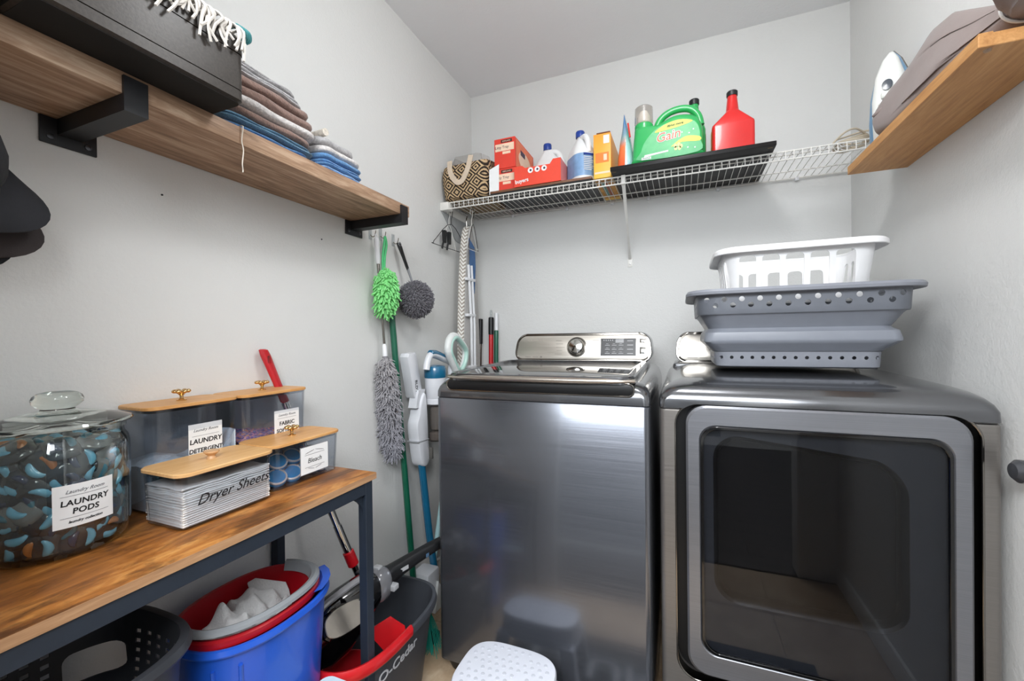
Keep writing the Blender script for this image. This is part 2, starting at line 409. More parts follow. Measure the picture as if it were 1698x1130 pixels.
t = thing('washing_machine', 'dark steel top-loading washer with glass lid, left of the dryer', 'washer', ((wx0+wx1)/2, -.55, 0))
b = B(); b.lz([(rrx(wx0, wx1, YF, -.2, .000, .018), .055), (rrx(wx0, wx1, YF, -.2, 0, .018), .930), (rrx(wx0, wx1, YF, -.2, .002, .018), .933)]); part(t, 'body', b, STL)
b = B(); b.lz([(rrx(wx0, wx1, YF, -.2, .022, .03), .012), (rrx(wx0, wx1, YF, -.2, .012, .02), .054)]); part(t, 'toe_base', b, BLKP, 'black base of the washer')
for x in (wx0+.07, wx1-.07):
    for y in (YF+.08, -.27): part(t, 'foot', B().lathe([(.025, 0), (.025, .012)], (x, y, 0), 16), BLKP)
b = B(); slope = lambda v: (v[0], v[1], v[2]+max(0, (v[2]-.955))/.05*(v[1]-YF)*.045)
b.lz([(rrx(wx0, wx1, YF, -.2, .002, .018), .9335), (rrx(wx0, wx1, YF, -.2, -.001, .02), .9365), (rrx(wx0, wx1, YF, -.2, -.001, .022), .955), (rrx(wx0, wx1, YF, -.2, .003, .026), .97), (rrx(wx0, wx1, YF, -.2, .010, .034), .982), (rrx(wx0, wx1, YF, -.2, .020, .04), .990), (rrx(wx0, wx1, YF, -.2, .034, .04), .994), (rrx(wx0, wx1, YF, -.2, .05, .04), .995)])
b.warp(slope); tc = part(t, 'top_cover', b, STLC)
# raised black strip standing in for the shade under the lid front
b = B(); b.prism(rr(.668, .979, .298, .0165, .016, 6), YF-.0035, YF+.02, 'xz', .001); part(t, 'lid_shade_strip', b, mat('lid_shade_black', '#0b0c0e', .35, 0), 'raised black strip for the shaded gap under the lid handle')
b = B(); b.frame(rr(.668, .979, .3015, .020, .019, 6), rr(.668, .979, .297, .0155, .015, 6), YF-.0045, YF+.006, 'xz', .001); part(t, 'recess_trim', b, CHRD)
def lid_out(d, r): return rr(.668, -.655, .300-d, .268-d, r, 8)
lift = lambda v: (v[0], v[1], v[2]+(v[1]-YF)*.034)
b = B(); b.frame(lid_out(0, .045), lid_out(.024, .035), 1.016, .994, 'xy', .004); b.warp(lift); part(t, 'lid', b, STLC)
b = B(); b.prism(lid_out(.0225, .035), 1.000, 1.0135, 'xy', .001); b.warp(lift); part(t, 'lid_glass', b, BLKG, 'dark glass of the lid')
b = B(); b.loft([[(x, YF-.010+(abs((x-.668)/.302)**6)*.028+.013*c, 1.0035+(.0095-.003*abs((x-.668)/.302)**3)*s) for c, s in ((cos(a*pi/8), sin(a*pi/8)) for a in range(16))] for x in [.668+.302*k/20 for k in range(-20, 21)]])
part(t, 'lid_handle', b, mat('handle_satin', '#b9b0a6', .24, .9), 'chrome handle strip along the lid front')
b = B(); b.box(.372, .964, -.40, -.2, .985, 1.031, .012); part(t, 'rear_deck', b, STLC)
til = console(t, .376, .984, .40, .945, 1.024, 1.148)
def on_panel(x, z, d=0): return Vector(til((x, -.3387-d, z)))
PU, PV = Vector((1, 0, 0)), Vector((0, .22, 1)).normalized()
k = part(t, 'dial_ring', B().lathe([(.044, 0), (.044, .0015), (.041, .002), (.041, 0)], (0, 0, 0), 40).xf(Matrix.Translation(on_panel(.668, 1.087)) @ Matrix.Rotation(RD(90-12.4), 4, 'X')), CHRD)
part(t, 'dial', B().lathe([(.036, 0), (.036, .008), (.032, .022), (.028, .026), (.012, .0285), (.001, .029)], (0, 0, 0), 40).xf(Matrix.Translation(on_panel(.668, 1.087)) @ Matrix.Rotation(RD(90-12.4), 4, 'X')), CHR, 'round chrome cycle dial')
b = B(); quad_strip(b, on_panel(.844, 1.086), PU, PV, -.0725, .0725, -.037, .037, .0012); dp = part(t, 'display', b, mat('display_black', '#0c0c0e', .35), 'black display with small white legends')
b = B()
for r_ in range(3):
    for c_ in range(3): quad_strip(b, on_panel(.80+.028*c_, 1.094-.017*r_, .0014), PU, PV, -.010, .010, -.001, .0008); quad_strip(b, on_panel(.80+.028*c_, 1.100-.017*r_, .0014), PU, PV, -.006, .004, -.0006, .0006)
for r_ in range(4): quad_strip(b, on_panel(.893, 1.112-.0175*r_, .0014), PU, PV, -.012, .012, -.0014, .0014)
for c_ in range(5): quad_strip(b, on_panel(.785+.009*c_, 1.115, .0014), PU, PV, -.002, .002, -.002, .002)
part(dp, 'legend', b, mat('legend_white', '#b9b9bb', .5))
b = B(); quad_strip(b, on_panel(.85, 1.112, .0014), PU, PV, -.017, .017, -.008, .008); part(dp, 'readout', b, mat('readout_grey', '#3a3a3d', .2))
for z, h in ((1.112, .0085), (1.072, .0145)):
    b = B(); k = len(b.v); b.box(-.012, .012, -h, h, 0, .003, .001); p = on_panel(.943, z)
    b.warp(lambda v: p+PU*v[0]+PV*v[1]+PU.cross(PV)*v[2]); part(t, 'button', b, CHR)
b = B()
for sx in (-1, 1):
    for i in range(5):
        w = .013+.003*(i % 3); x = .668+sx*(.058+.016)+(.004*abs(i-2)*sx); quad_strip(b, on_panel(x, 1.115-.0145*i), PU, PV, -w, w, -.0007, .0007)
bq = b; b = B(); quad_strip(b, on_panel(.445, 1.043), PU, PV, -.012, .012, -.001, .001); quad_strip(b, on_panel(.482, 1.043), PU, PV, -.014, .012, -.001, .001)
quad_strip(b, on_panel(.507, 1.043), PU, PV, -.005, .005, -.004, .004)
part(t, 'care_legend', b, mat('legend_grey', '#857f77', .5)); part(t, 'cycle_legend', bq, mat('legend_grey', '#857f77'), kind='stuff')
b = B(); put_text(b, 'SAMSUNG', .013, on_panel(.475, 1.117, .0002), PU, PV, spacing=1.35); part(t, 'brand_text', b, mat('brand_grey', '#a8a198', .4))

# ------------------------------------------------------------------ dryer
dx0, dx1 = 1.0342, 1.7205
t = thing('dryer', 'dark steel front-loading dryer with big black glass door, right of the washer', 'dryer', ((dx0+dx1)/2, -.55, 0))
b = B(); b.lz([(rrx(dx0, dx1, YF, -.2, 0, .014), .04), (rrx(dx0, dx1, YF, -.2, 0, .014), .929), (rrx(dx0, dx1, YF, -.2, .002, .014), .932)]); body = part(t, 'body', b, STLW)
b = B(); b.lz([(rrx(dx0, dx1, YF, -.2, .015, .02), .008), (rrx(dx0, dx1, YF, -.2, .012, .02), .04)]); part(t, 'toe_base', b, BLKP)
for x in (dx0+.07, dx1-.07):
    for y in (YF+.08, -.27): part(t, 'foot', B().lathe([(.025, 0), (.025, .01)], (x, y, 0), 16), BLKP)
b = B()
dslope = lambda v: (v[0], v[1], v[2]+max(0, (v[2]-.955))/.06*min(.40, v[1]-YF)*.055)
S = lambda d, r, z: (rrx(dx0, dx1, YF, -.2, d, r), z)
b.lz([S(.002, .014, .9335), S(-.002, .018, .937), S(-.002, .022, .958), S(.002, .03, .972), S(.010, .042, .984), S(.022, .06, .993), S(.04, .075, .999), S(.06, .08, 1.003), S(.085, .09, 1.0055), S(.13, .09, 1.0065)])
b.warp(dslope); cap = part(t, 'top_cover', b, STLC)
rec = rr(1.3805, .582, .305, .367, .055, 8)
b = B(); b.prism(rec, YF-.05, YF+.045, 'xz'); cut(body, b); cut(cap, b)
b = B(); b.prism(rr(1.3805, .582, .312, .374, .055, 8), YF+.041, YF+.05, 'xz'); part(t, 'door_recess', b, mat('recess_black', '#0a0b0d', .4), 'black recess around the dryer door')
b = B(); b.frame(rr(1.3805, .582, .309, .371, .058, 8), rr(1.3805, .582, .3045, .3665, .055, 8), YF-.0015, YF+.03, 'xz', .001); part(t, 'recess_trim', b, CHRD)
do = rr(1.3835, .5935, .2835, .3535, .05, 8); do = [(p[0]+(.006*(1-((p[1]-.6)/.35)**2) if p[0] > 1.5 else 0), p[1]) for p in do]
di = rr(1.3845, .597, .2485, .296, .04, 8)
b = B(); b.frame(do, di, YF-.012, YF+.035, 'xz', .005); dr = part(t, 'door', b, STLD)
b = B(); b.frame(rr(1.3845, .597, .2500, .2975, .041, 8), rr(1.3845, .597, .2425, .290, .036, 8), YF-.0135, YF-.006, 'xz', .001); part(dr, 'glass_seal', b, BLKG)
gd = thin_glass('smoked_glass', '#cfd1d5', .75, .012, 1.5)
b = B(); b.prism(rr(1.3845, .597, .244, .2915, .037, 8), YF-.0095, YF-.0055, 'xz'); part(dr, 'door_glass', b, gd, 'smoked black door glass')
inner = mat('inner_door_grey', '#45474b', .5)
ci = rr(1.366, .652, .188, .205, .05, 8); ci = [(p[0], p[1]-(.05*max(0, (p[0]-1.3)/.25)**2 if p[1] > .7 else 0)) for p in ci]
w2 = rr(1.366, .652, .20, .217, .06, 8); w2 = [(p[0], p[1]-(.05*max(0, (p[0]-1.3)/.25)**2 if p[1] > .7 else 0)) for p in w2]
b = B(); b.frame(rr(1.3845, .597, .2485, .296, .04, 8), w2, YF+.006, YF+.03, 'xz', .001); part(dr, 'inner_panel', b, inner)
def m2(o, y): return [(p, y, q) for p, q in o]
b = B(); b.loft([m2(w2, YF+.006), m2([(1.366+(p-1.366)*.97, .652+(q-.652)*.97) for p, q in w2], YF+.010), m2(ci, YF+.02), m2(ci, YF+.038)], (False, True)); part(dr, 'inner_window', b, mat('window_black', '#08080a', .35), 'dark inner window of the drum')
til2 = console(t, 1.064, 1.668, 1.08, 1.63, 1.024, 1.146)
def on_p2(x, z, d=0): return Vector(til2((x, -.3387-d, z)))
for x_, w_ in ((1.13, .018), (1.17, .014)): b = B(); quad_strip(b, on_p2(x_, 1.043), PU, PV, -w_, w_, -.001, .001); part(t, 'cycle_legend', b, mat('legend_grey', '#857f77'))
b = B(); b.box(1.06, 1.69, -.40, -.2, .99, 1.028, .012); part(t, 'rear_deck', b, STLC)
b = B(); b.lathe([(.03, 0), (.03, .012), (.026, .018), (.001, .02)], (0, 0, 0), 30).xf(Matrix.Translation(on_p2(1.366, 1.087)) @ Matrix.Rotation(RD(90-12.4), 4, 'X')); part(t, 'dial', b, CHR)
# ------------------------------------------------------------------ left oak wall shelf
SZ0, SZ1, SXF = 1.553, 1.591, .218
t = thing('wall_shelf', 'long greyish oak plank shelf on two black brackets on the left wall', 'shelf', (0, -1.7, SZ0))
part(t, 'board', B().box(.001, SXF, -2.005, -.90, SZ0, SZ1, .002), OAKG)
def bracket(yc):
    b = B().box(.001, .006, yc-.041, yc+.041, 1.503, SZ0, .0015)
    p = part(t, 'bracket', b, BLACKM)
    b = B().prism([(.005, SZ0-.030), (.2245, SZ0-.030), (.2245, SZ0+.030), (SXF+.0006, SZ0+.030), (SXF+.0006, SZ0-.0006), (.005, SZ0-.0006)], yc-.0175, yc+.0175, 'xz')
    part(p, 'bracket_arm', b, BLACKM)
    for dy in (-.027, .027):
        part(p, 'screw', B().lathe([(.0058, .0055), (.0055, .0075), (.002, .0085)], (0, yc+dy, 1.517), 14, 'x'), SCREW)
bracket(-.935); bracket(-1.69)
# string hanging from the shelf top
pts = [(.20, -1.50, 1.5925), (.2215, -1.50, 1.593), (.2235, -1.50, 1.585), (.2225, -1.502, 1.56), (.2245, -1.50, 1.54), (.223, -1.501, 1.52), (.2245, -1.503, 1.508), (.222, -1.500, 1.498), (.224, -1.502, 1.492)]
solo('loose_string', 'loose white thread hanging over the front edge of the oak shelf', 'string', B().tube(cr(pts, 4), .0012, 5), mat('thread_cream', '#e2d9cb', .8), pts[1])
# ------------------------------------------------------------------ black storage box
LEA = N('black_leatherette'); co = LEA.co(); f1 = LEA.noise(co, 220, 3); f2 = LEA.noise(LEA.co((1, 1, 1)), 9, 2, .5, .3)
LEA.col(LEA.ramp(f1, [(.3, '#2b2622'), (.7, '#3a342f')])); LEA.b.inputs['Roughness'].default_value = .38
LEA.bump(LEA.math('ADD', LEA.math('MULTIPLY', f1, .25), f2), .14, .004); LEA = LEA.m
t = thing('storage_box', 'large black leatherette storage box on the left oak shelf', 'box', (.16, -1.70, 1.592))
def bsec(x0, x1, y0, y1, z, d, r=.012): return (rr((x0+x1)/2, (y0+y1)/2, (x1-x0)/2-d, (y1-y0)/2-d, r, 4), z)
X = (.012, .305, -1.845, -1.553)
part(t, 'body', B().lz([bsec(*X, 1.592, .006), bsec(*X, 1.597, 0), bsec(*X, 1.6145, 0), bsec(*X, 1.6155, .0025), bsec(*X, 1.6165, 0), bsec(*X, 1.684, 0)]), LEA)
part(t, 'lid', B().lz([bsec(*X, 1.6855, -.001), bsec(*X, 1.712, -.001), bsec(*X, 1.719, .005), bsec(*X, 1.722, .02)]), LEA)
part(t, 'base_edge', B().lz([bsec(X[0]+.004, X[1]-.004, X[2]+.004, X[3]-.004, 1.5912, 0), bsec(X[0]+.004, X[1]-.004, X[2]+.004, X[3]-.004, 1.5918, 0)]), mat('box_underside', '#121110', .85))
# second dark bin further along the shelf, only its corner is in view
t = thing('fabric_bin', 'dark grey fabric bin at the upper left frame edge, beside the black box', 'bin', (.15, -1.93, 1.592))
part(t, 'body', B().box(.012, .290, -1.998, -1.862, 1.592, 1.80, .008), mat('bin_grey', '#3e4144', .8, bump=.3, bs=350))
part(t, 'rim', B().frame(rr(.151, -1.931, .141, .070, .012, 4), rr(.151, -1.931, .13, .059, .01, 4), 1.80, 1.806, 'xy'), mat('bin_grey', '#3e4144'))
# fringed throw lying on the box
THR = mat('cream_yarn', '#d8d2ca', .9, bump=.3, bs=300, sheen=.3)
t = thing('fringed_throw', 'cream throw blanket with long fringe on top of the black box', 'blanket', (.19, -1.68, 1.724))
b = B(); n = 22
b.loft([[(.06+.23*i/n, -1.82+.25*j/8, 1.724+.035*(1-abs(i/n*2-1)**6)*(1-abs(j/4-1)**6)*(.8+.2*nz(i*.7, j*1.1))+.001) for i in range(n+1)] for j in range(9)], (False, False), False)
b.loft([[(.06+.23*i/n, -1.82+.25*j/8, 1.7235) for i in range(n+1)] for j in range(9)], (False, False), False); part(t, 'blanket', b, THR)
b = B()
for i in range(46):
    y = -1.80+.245*i/46+rnd(-.004, .004); L = rnd(.015, .05) if y < -1.70 else rnd(.02, .055); x = .285
    pts = [(x-.02, y, 1.7375), (x+.018, y+rnd(-.004, .004), 1.737), (x+.028+rnd(0, .008), y+rnd(-.006, .006), 1.722), (x+.026+rnd(0, .008), y+rnd(-.01, .01), 1.722-L*.5), (x+.026+rnd(0, .006), y+rnd(-.012, .012), 1.722-L)]
    b.tube(cr(pts, 3), .0024, 5)
for i in range(14):
    x = .10+.19*i/14; y = -1.567
    pts = [(x, y-.02, 1.738), (x, y+.016, 1.737), (x+rnd(-.005, .005), y+.024, 1.722), (x+rnd(-.008, .008), y+.024, 1.71-rnd(0, .02))]
    b.tube(cr(pts, 3), .0024, 5)
part(t, 'fringe', b, THR, 'cream knotted fringe strands', kind='stuff')
b = B()
for i in range(4):
    y = -1.572+.004*i; b.tube(cr([(.28, y-.01, 1.737), (.304, y+.002, 1.739), (.311+rnd(0, .004), y+.012, 1.732), (.309, y+.018, 1.722), (.302, y+.014, 1.716)], 4), .0019, 5)
part(t, 'teal_edging', b, mat('teal_yarn', '#4a8f92', .9), 'teal yarn edging')
# ------------------------------------------------------------------ towels
def terry(name, hx): return mat(name, hx, .95, bump=1.0, bs=260, var=.22, vs=160, sheen=.3)
TB, TBL, TBR, TWH, TGR, TTEAL = terry('towel_blue', '#5f8fc0'), terry('towel_pale_blue', '#8fb4dc'), terry('towel_brown', '#8d7268'), terry('towel_white', '#d5d0ce'), terry('towel_grey', '#b3b1b2'), terry('towel_steel_blue', '#5b829c')
def towel(y0, y1, x0, x1, z, h, m, label, seed, group, sag=.004, layers=2):
    b = B(); nx, ny = 14, 22; yc = (y0+y1)/2
    for L in range(layers):
        hz = h/layers; zz = z+hz*L; rings = []
        for i in range(ny+1):
            v = .5-.5*cos(pi*i/ny); y = y0+(y1-y0)*v; e = max(.08, (1-abs(2*v-1)**16)**.5)
            ring = []
            for j in range(nx*2):
                a = 2*pi*j/(nx*2); ca, sa = cos(a), sin(a)
                px = math.copysign(abs(ca)**.35, ca); pz = math.copysign(abs(sa)**.7, sa)
                w = .0035*nz(v*7+seed, seed*1.7+L*2, a)
                x = (x0+x1)/2+px*((x1-x0)/2-.004)*((1-abs(2*v-1)**9)**.33 if 0 < i < ny else .55)+w*(1 if ca > 0 else 0)-(.006 if L % 2 else 0)*(ca > .5)
                dz = .0018*nz(v*5+seed*2, px*1.2+seed)+.0
                ring.append((x, y+rnd(-.0004, .0004), zz+hz/2+pz*hz*.50*e+dz))
            rings.append(ring)
        b.loft(rings)
    return solo('folded_towel', label, 'towel', b, m, ((x0+x1)/2, yc, z), group, smooth=60)
z = 1.592; G1, G2 = 'towels folded beside the black box', 'towels folded at the end of the oak shelf'
for (h, m, lb, x1, ya, yb, ly) in (
    (.020, TB, 'mid blue folded towel, lowest of the taller pile beside the black box', .205, -1.53, -1.285, 2),
    (.019, TTEAL, 'steel blue folded towel, second from the bottom of the taller pile', .208, -1.535, -1.275, 2),
    (.020, TBR, 'brown folded towel just under the white one in the taller pile', .205, -1.51, -1.282, 1),
    (.023, TWH, 'white folded towel between brown towels in the taller pile', .212, -1.53, -1.272, 1),
    (.025, TBR, 'brown folded towel directly on the white towel in the taller pile', .207, -1.525, -1.275, 1),
    (.025, TBR, 'upper brown folded towel with thick fold in the taller pile', .203, -1.525, -1.285, 1),
    (.020, TGR, 'light grey folded towel second from the top of the taller pile', .197, -1.53, -1.30, 2),
    (.017, TGR, 'pale grey folded towel on top of the taller pile', .190, -1.53, -1.315, 2)):
    towel(ya, yb, .02, x1, z, h, m, lb, z*37, G1, layers=ly); z += h+.0006
z = 1.592
for (h, m, lb, x1, ya, yb, ly) in (
    (.018, TBL, 'pale blue folded towel at the bottom of the shorter pile', .208, -1.262, -1.10, 2),
    (.018, TB, 'bright blue folded towel second in the shorter pile', .206, -1.262, -1.098, 2),
    (.017, TB, 'blue folded towel under the grey ones in the shorter pile', .204, -1.262, -1.095, 1),
    (.021, TWH, 'off-white folded towel in the shorter pile', .202, -1.262, -1.10, 1),
    (.024, TGR, 'grey folded towel on top of the shorter pile', .196, -1.264, -1.12, 1)):
    towel(ya, yb, .02, x1, z, h, m, lb, z*53, G2, layers=ly); z += h+.0006
b = B().tube(cr([(.05, -1.235, z+.011), (.10, -1.238, z+.011), (.15, -1.236, z+.011), (.19, -1.24, z+.010)], 4), .010, 12)
solo('rolled_washcloth', 'small cream rolled cloth lying on top of the shorter towel pile', 'cloth', b, terry('cloth_cream', '#d8cfc2'), (.12, -1.237, z))
# ------------------------------------------------------------------ baseball caps on the left wall
CAPM = mat('cap_twill', '#25262b', .85, bump=.35, bs=500); CAPM2 = mat('cap_brown', '#322b2b', .85, bump=.35, bs=500); NAVB = mat('cap_navy', '#24385c', .8)
t = thing('wall_hook', 'black wall hook holding the baseball caps at the left frame edge', 'hook', (0, -1.93, 1.42))
part(t, 'plate', B().box(.0005, .004, -1.945, -1.915, 1.38, 1.46, .001), BLACKM)
part(t, 'peg', B().tube([(.003, -1.93, 1.40), (.08, -1.93, 1.405), (.115, -1.93, 1.43)], .004, 8), BLACKM)
def capobj(off, m, label, sc=1.0, tw=0):
    t = thing('baseball_cap', label, 'cap', off, 'baseball caps hanging on the left wall')
    # local: X = brim direction, Z = crown top, Y sideways
    ax = Vector((.22, .80, -.56)).normalized(); zz = Vector((.93, -.05, .36)); zz = (zz-ax*zz.dot(ax)).normalized(); yy = zz.cross(ax)
    R = Matrix((ax, yy, zz)).transposed().to_4x4(); M = Matrix.Translation(Vector(off)) @ R @ Matrix.Rotation(tw, 4, 'Z') @ Matrix.Scale(sc, 4)
    b = B(); n = 24; rings = []
    for i in range(9):
        a = i/8*pi/2*.98; rr_ = cos(a); rings.append([(.095*rr_*cos(q)*(1.06), .078*rr_*sin(q), .105*sin(a)) for q in (2*pi*j/n for j in range(n))])
    b.loft(rings, (False, True)); b.loft([[(p[0]*.97, p[1]*.97, p[2]*.97) for p in r] for r in rings], (False, True)); b.xf(M); cr_ = part(t, 'crown', b, m)
    b = B(); n = 20
    def br(k, top):
        o = []
        for j in range(n+1):
            q = -pi/2+pi*j/n; y = .076*sin(q)*1.0; x0 = .078*max(0, cos(q))**1*1.2
            L = .072*max(0, cos(q))**.55
            x = x0+L*k; o.append((x, y, -.020*(1-(y/.078)**2)*k*0-.032*(y/.078)**2*(.4+.6*k)-.012*k+(.0016 if top else -.0016)))
        return o
    rt_ = [br(k/5, True) for k in range(6)]; rb = [br(k/5, False) for k in range(5, -1, -1)]
    b.loft(rt_+rb+[rt_[0]], (False, False), False); b.xf(M); bm_ = part(t, 'brim', b, m)
    b = B().lathe([(.006, .102), (.006, .106), (.001, .108)], (0, 0, 0), 14).xf(M); part(cr_, 'button', b, m)
    return t
capobj((.085, -1.895, 1.425), CAPM, 'front black baseball cap with wide curved brim, hanging on the left wall', 1.0)
capobj((.055, -1.895, 1.385), CAPM2, 'dark brown baseball cap peeking from under the front black cap', 1.0, .05)
capobj((.035, -1.925, 1.362), CAPM, 'lowest black cap behind the other caps on the left wall', 1.0, .05)
# ------------------------------------------------------------------ clear hooks + dusters
def hook(y, z, lb):
    t = thing('adhesive_hook', lb, 'hook', (0, y, z), 'clear adhesive hooks under the oak shelf')
    part(t, 'plate', B().box(.0005, .0035, y-.009, y+.009, z-.028, z+.022, .0015), CLEAR)
    part(t, 'peg', B().tube(cr([(.003, y, z-.01), (.012, y, z-.018), (.022, y, z-.016), (.027, y, z-.004), (.028, y, z+.004)], 4), .0016, 6), mat('hook_wire', '#8a8172', .3, .8))
hook(-.848, 1.537, 'clear adhesive hook holding the long grey duster'); hook(-.790, 1.545, 'clear adhesive hook holding the green duster'); hook(-.712, 1.538, 'clear adhesive hook holding the round black-handled duster')
def fur(b, samples, L, r, k=5, droop=.3, seg=3):
    for p, n_ in samples:
        p = Vector(p); n_ = (Vector(n_).normalized()+Vector((rnd(-.45, .45), rnd(-.45, .45), rnd(-.45, .45)))).normalized(); l = L*rnd(.7, 1.2)
        pts = [p-n_*.004]+[p+n_*l*(i/seg)+Vector((rnd(-1, 1), rnd(-1, 1), rnd(-1, 1)))*l*.10*i+Vector((0, 0, -droop*l*(i/seg)**2)) for i in range(1, seg+1)]
        b.tube(pts, [r, r, r*.95, r*.6][:len(pts)], k)
def ellipsoid_samples(c, rad, axis, n):
    o = []; c = Vector(c); q = Vector((0, 0, 1)).rotation_difference(Vector(axis).normalized())
    for i in range(n):
        z = 1-2*(i+.5)/n; a = i*2.39996; s = sqrt(1-z*z); v = Vector((s*cos(a), s*sin(a), z))
        p = Vector((v.x*rad[0], v.y*rad[1], v.z*rad[2])); nn = Vector((v.x/rad[0], v.y/rad[1], v.z/rad[2]))
        o.append((c+q @ p, q @ nn))
    return o
# long grey duster
def lerp(a, b, t): return Vector(a)*(1-t)+Vector(b)*t
A, Bq = Vector((.030, -.848, 1.512)), Vector((.045, -.786, .655))
t = thing('long_duster', 'long grey microfibre duster with white grip hanging head down under the oak shelf', 'duster', A)
D = Bq-A
part(t, 'hanging_loop', B().tube(cr([A+Vector((-.002, 0, .016)), A+Vector((0, -.005, .006)), A+Vector((0, 0, -.004)), A+Vector((0, .005, .006))], 4, True), .0018, 6, close=True), WPL)
part(t, 'grip', B().tube([A+D*k for k in (0, .004, .10, .112)], [.007, .0095, .0095, .006], 14), WPL)
part(t, 'steel_tube', B().tube([A+D*.11, A+D*.30, A+D*.301, A+D*.47], [.0055, .0055, .0045, .0045], 12), CHRD)
part(t, 'collar', B().tube([A+D*.465, A+D*.475, A+D*.53], [.005, .008, .010], 12), WPL)
ctr = A+D*.765; hd = thing
b = B(); smp = []
for i in range(1500):
    u_ = rnd(0, 1); a = rnd(0, 2*pi); rad = .026*min(1, (u_/.10)**.5)*min(1, ((1-u_)/.13)**.6)*(.85+.25*sin(u_*3)); p = A+D*(.525+.475*u_*.96)
    v = Vector((cos(a), sin(a), 0)); smp.append((p+v*rad, v+Vector((0, 0, -.35))))
fur(b, smp, .022, .0017, 4, .5)
GF = N('grey_microfibre'); x, y, z = GF.sep(GF.co()); f = GF.math('ADD', GF.math('MULTIPLY', z, 1.15), .95)
GF.col(GF.mix(GF.math('MULTIPLY', GF.noise(GF.co(), 300, 2), .7), GF.ramp(f, [(.0, '#a9aab4'), (.45, '#bfbcbc'), (.75, '#cfc3bb')]), '#85838a')); GF.b.inputs['Roughness'].default_value = .95; GF = GF.m
h_ = part(t, 'duster_head', b, GF, 'shaggy grey microfibre head', kind='stuff', smooth=60)
part(t, 'core', B().tube([A+D*.52, A+D*.56, A+D*.93, A+D*.975], [.01, .022, .022, .008], 10), mat('core_grey', '#7b7a7e', .9))
# green chenille duster
t = thing('green_duster', 'bright green chenille hand duster hanging between two grey dusters', 'duster', (.02, -.79, 1.53))
GRN = mat('chenille_green', '#86d886', .9, bump=.5, bs=500, var=.15, vs=90)
b = B().tube(cr([(.024, -.790, 1.532), (.024, -.796, 1.50), (.028, -.810, 1.45), (.035, -.820, 1.39)], 4), .0045, 6).tube(cr([(.024, -.790, 1.532), (.026, -.784, 1.50), (.03, -.80, 1.45), (.038, -.815, 1.39)], 4), .0045, 6)
part(t, 'ribbon_loop', b, mat('ribbon_green', '#4fc07a', .6))
b = B(); sm = ellipsoid_samples((.055, -.826, 1.315), (.026, .034, .078), (0, .05, 1), 330); fur(b, sm, .020, .0042, 5, .9); part(t, 'chenille_head', b, GRN, 'green chenille fingers', kind='stuff', smooth=60)
part(t, 'pad', B().ball((.055, -.826, 1.315), (.028, .036, .08)), GRN)
# round grey duster with black handle
t = thing('round_duster', 'round charcoal microfibre duster with black handle on the third hook', 'duster', (.02, -.712, 1.52))
a0, a1 = Vector((.028, -.712, 1.522)), Vector((.05, -.680, 1.415)); hb = B()
hb.loft([[a0.lerp(a1, k)+Vector((w*.5*sin(q), w*cos(q), 0)) for q in (2*pi*j/14 for j in range(14))] for k, w in ((0, .006), (.03, .012), (.12, .0145), (.3, .0125), (.55, .0105), (.9, .010), (1, .008))])
h_ = part(t, 'handle', hb, BLKP)
part(h_, 'hang_ring', B().tube(cr([a0+Vector((.006, 0, .002)), a0+Vector((.007, .008, -.006)), a0+Vector((.008, 0, -.014)), a0+Vector((.007, -.008, -.006))], 4, True), .002, 6, close=True), mat('grey_plastic', '#8b8c90', .5))
part(t, 'neck', B().tube([a1-(a1-a0)*.05, a1+Vector((.004, .012, -.03)), a1+Vector((.01, .022, -.062))], [.006, .0045, .005], 10), mat('grey_plastic', '#8b8c90'))
CH = mat('charcoal_microfibre', '#76747a', .95, bump=.4, bs=400, var=.25, vs=120)
b = B(); fur(b, ellipsoid_samples((.072, -.658, 1.296), (.060, .064, .066), (0, 0, 1), 1500), .013, .0021, 4, .2); part(t, 'duster_head', b, CH, 'round charcoal curly head', kind='stuff', smooth=60)
part(t, 'core', B().ball((.072, -.658, 1.296), (.060, .064, .066), 20, 14), CH)
# ------------------------------------------------------------------ green broom behind
GPOLE = mat('dark_green_enamel', '#0f5b43', .3, coat=.3)
t = thing('green_broom', 'broom with dark green pole and teal bristles leaning on the left wall', 'broom', (.12, -.74, 0))
P0, P1 = Vector((.022, -.755, 1.250)), Vector((.075, -.705, .13))
part(t, 'pole', B().tube([P0, P0.lerp(P1, .5), P1], .0125, 14), GPOLE)
part(t, 'grip_cap', B().tube([P0+Vector((0, 0, .10)), P0+Vector((0, 0, .095)), P0, P0-Vector((0, 0, .002))], [.006, .0125, .0132, .0132], 14), WPL, 'white upper grip')
part(t, 'label', B().tube([P0.lerp(P1, .17), P0.lerp(P1, .235)], .0129, 14), PAPER, 'white price sticker') if False else None
part(t, 'brush_block', B().loft([[(.02+.20*k, -.715-.10*k+dy, .13+dz-.03*k) for dy, dz in ((-.018, 0), (.018, 0), (.012, .045-.03*abs(k-.3)), (-.012, .045-.03*abs(k-.3)))] for k in (0, .25, .5, .75, 1)]), mat('teal_plastic', '#137a6c', .4))
b = B()
for i in range(420):
    k = rnd(0, 1); x, y = .02+.20*k, -.715-.10*k; dx, dy = rnd(-.012, .012), rnd(-.012, .012)
    b.tube([(x+dx, y+dy, .132-.03*k), (x+dx*1.6+.025*(k-.3), y+dy*1.8-.01, .065), (x+dx*2.2+.055*(k-.3), y+dy*2.6-.022, .002)], .0011, 3)
part(t, 'bristles', b, mat('teal_bristle', '#158877', .5), 'teal bristles', kind='stuff')
